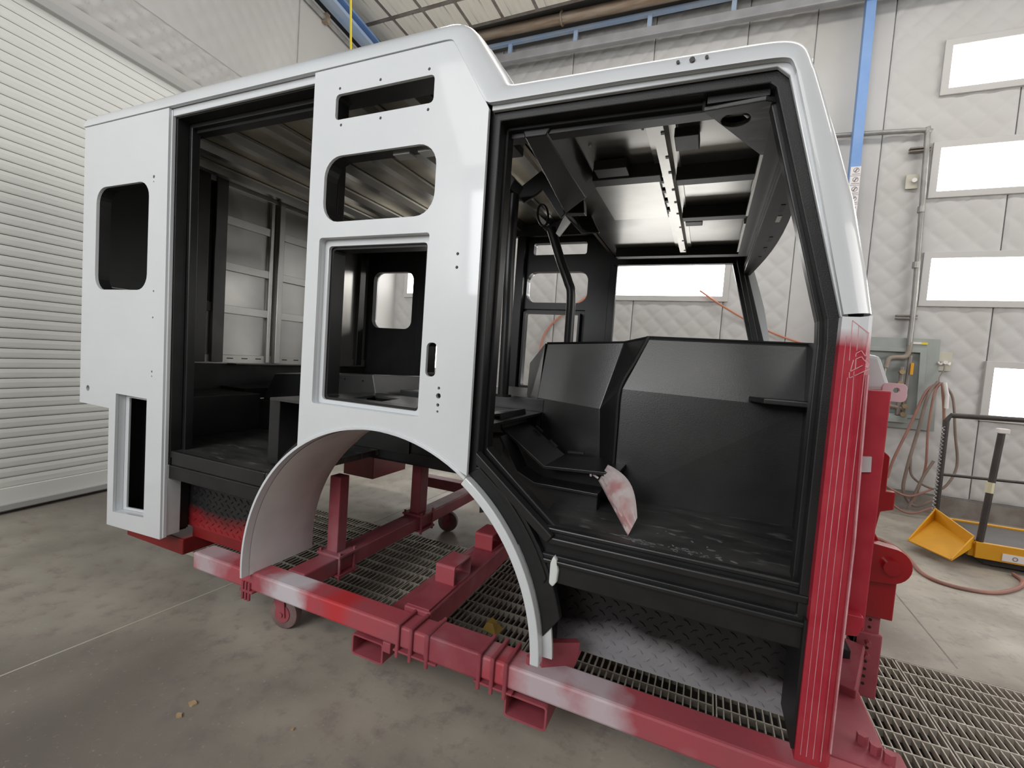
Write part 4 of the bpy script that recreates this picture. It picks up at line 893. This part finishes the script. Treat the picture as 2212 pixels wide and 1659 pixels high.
hose('orange hose slung across the far wall behind the windshield opening', [(2.02, 5.43, 2.62), (2.3, 5.43, 2.43), (2.7, 5.455, 2.20), (3.1, 5.455, 2.02), (3.7, 5.455, 1.84)], .012, mat('hose_orange', (.55, .22, .13), None, rough=.5), group=None)
hose('orange hose coil on the wall seen through the far crew panel openings', [(.55, 5.46, 2.72), (.40, 5.455, 2.52), (.05, 5.45, 2.25), (-.22, 5.45, 1.95), (-.30, 5.45, 1.6)], .018, mat('hose_coral', (.55, .25, .18), None, rough=.5), group=None)

# ------------------------------------------------------------------ yellow lift with black rails
t = thing('platform_lift', 'low yellow platform lift with black guard rails by the far wall', 'lift', (4.9, 3.9, 0))
obj('deck', box(4.47, 6.6, 3.62, 4.34, .135, .20), BLKM, t, bevel=.004)
obj('deck_edge', box(4.43, 6.6, 3.585, 3.62, .08, .215), YEL, t, bevel=.004); obj('deck_edge', box(4.40, 6.6, 4.34, 4.38, .08, .215), YEL, t, bevel=.004); obj('deck_edge', box(4.40, 4.47, 3.62, 4.34, .08, .19), YEL, t, bevel=.004)
lb = obj('warning_label', box(4.60, 5.2, 3.580, 3.585, .095, .155), PAPER, t)
f = B(); prism(circ(4.68, .124, .018, 10), [circ(4.68, .124, .012, 10)], 3.578, 3.580, bm=f); prism(strip([(4.76, .11), (4.775, .14), (4.79, .11)], .007), [], 3.578, 3.580, bm=f); obj('symbol', f, INK, lb)
obj('under_box', box(4.52, 6.6, 3.66, 4.30, .02, .13), BLKM, t)
for x in (4.6, 6.4): obj('wheel', wheelmesh((x, 3.70, .05), .05, .04, 1, 14), BLKM, t)
obj('rail_post', tube([(4.405, 4.28, .19), (4.40, 4.28, 1.18), (4.43, 4.28, 1.235), (6.6, 4.28, 1.30)], .025, 10), BLKM, t, smooth=False)
obj('mid_rail', tube([(4.41, 4.28, .65), (6.6, 4.28, .72)], .015, 8), BLKM, t)
obj('gate_post', tube([(4.462, 3.62, .17), (4.515, 3.62, 1.15)], .024, 10), BLKM, t); obj('post_cap', box(4.485, 4.555, 3.59, 3.65, 1.15, 1.19), PAPER, t, bevel=.006)
obj('tape_wrap', tube([(4.482, 3.62, .64), (4.486, 3.62, .73)], .03, 8), TAPE, t)
obj('spiral_cord', tube([(4.395 - .022 + .010 * math.cos(k * 1.3), 4.25 + .010 * math.sin(k * 1.3), 1.12 - .0075 * k) for k in range(118)], .006, 5), GREYS, t)
# the tray hanging on its end
f = B()
P = {'bl': (4.345, 4.14, .22), 'br': (4.43, 3.62, .155), 'fl': (4.03, 3.75, .075), 'fr': (4.22, 3.42, .06)}
P = {k: Vector(v) for k, v in P.items()}; up_ = Vector((0, 0, 1))
def slab(a, b, c, d, t_, bm): 
    n = (b - a).cross(c - a).normalized() * t_
    hexa(bm, [a, b, c, d, a + n, b + n, c + n, d + n])
slab(P['bl'], P['br'], P['fr'], P['fl'], -.012, f)
obj('tray', f, YEL, t, bevel=.003)
f = B(); slab(P['bl'], P['br'], P['br'] + up_ * .10, P['bl'] + up_ * .12, .012, f); obj('tray_back', f, YEL, t, bevel=.003)
f = B(); slab(P['br'], P['fr'], P['fr'] + up_ * .02, P['br'] + up_ * .10, .012, f); obj('tray_side', f, YEL, t, bevel=.003)
f = B(); slab(P['bl'], P['fl'], P['fl'] + up_ * .02, P['bl'] + up_ * .12, -.012, f); obj('tray_side', f, YEL, t, bevel=.003)
q = [P['bl'].lerp(P['br'], .30).lerp(P['fr'], .10), P['bl'].lerp(P['br'], .80).lerp(P['fr'], .10), P['bl'].lerp(P['br'], .80).lerp(P['fr'], .30), P['bl'].lerp(P['br'], .30).lerp(P['fl'], .30)]
f = B(); slab(q[0] + up_ * .004, q[1] + up_ * .004, q[2] + up_ * .004, q[3] + up_ * .004, -.004, f); obj('tray_slot', f, BLKM, t)

# ------------------------------------------------------------------ small loose things
rows = []
c0, c1, c2, c3 = Vector((1.835, .44, .985)), Vector((1.872, .43, 1.062)), Vector((2.035, .20, .935)), Vector((2.015, .14, .884))
N = 14; front, back = [], []
rnd = random.Random(7); off = [[rnd.uniform(-.006, .006) for _ in range(N + 1)] for _ in range(N + 1)]
for i in range(N + 1):
    s = i / N; fr_, bk_ = [], []
    for j in range(N + 1):
        u = j / N
        a = c0.lerp(c1, u); b = c3.lerp(c2, u)
        mid_out = Vector((.03, 0, .03)) * math.sin(pi * s) * u
        p = a.lerp(b, s) + mid_out
        th_ = .030 * (math.sin(pi * u) ** .6) * (math.sin(pi * min(1, s * 1.02)) ** .6 if 0 < s < 1 else 0)
        n = Vector((-.5, -.8, .3)).normalized()
        edge_ = 0 if i in (0, N) or j in (0, N) else off[i][j]
        fr_.append(tuple(p + n * (th_ + edge_))); bk_.append(tuple(p - n * (th_ * .5 + edge_ * .3)))
    front.append(fr_); back.append(bk_)
f = B()
VF = [[f.verts.new(p) for p in r] for r in front]
VB = [[VF[i][j] if (i in (0, N) or j in (0, N)) else f.verts.new(back[i][j]) for j in range(N + 1)] for i in range(N + 1)]
for i in range(N):
    for j in range(N):
        f.faces.new([VF[i][j], VF[i][j + 1], VF[i + 1][j + 1], VF[i + 1][j]])
        q4 = [VB[i][j], VB[i + 1][j], VB[i + 1][j + 1], VB[i][j + 1]]
        if f.faces.get(q4) is None:
            try: f.faces.new(q4)
            except ValueError: pass
b = obj('plastic_bag', f, BAG, None, smooth=True); tag(b, 'crumpled pinkish plastic bag leaning on the cab step frame', 'bag')
b2 = obj('bag_tie', tube([(1.838, .42, 1.0), (1.80, .42, 1.02), (1.81, .40, 1.01)], .005, 6), BAG, b)
def flake(x, y, s, label, seed, M=CARD):
    r = random.Random(seed); out = [(x + s * (.6 + .5 * r.random()) * math.cos(2 * pi * k / 9), y + s * (.6 + .5 * r.random()) * .7 * math.sin(2 * pi * k / 9)) for k in range(9)]
    f = B(); prism(out, [], .0005, .006, 'z', f)
    o = obj('paint_flake', f, M, None); tag(o, label, 'debris', 'flakes on the concrete floor')
flake(.44, -.335, .022, 'largest tan flake on the concrete left of the cab', 1); flake(.455, -.395, .016, 'curled tan flake just below the largest one on the concrete', 2); flake(.885, -.24, .008, 'tiny pale speck alone on the concrete below the caster', 3)
o = obj('yellow_scrap', hexa(B(), [(1.22, .70, .0), (1.31, .68, .0), (1.32, .76, .0), (1.23, .78, .0), (1.235, .715, .035), (1.28, .70, .05), (1.29, .75, .03), (1.245, .765, .045)]), mat('amber_scrap', (.42, .28, .06), None, rough=.5), None); tag(o, 'amber crumpled scrap on the floor grate behind the rail clamps', 'scrap')
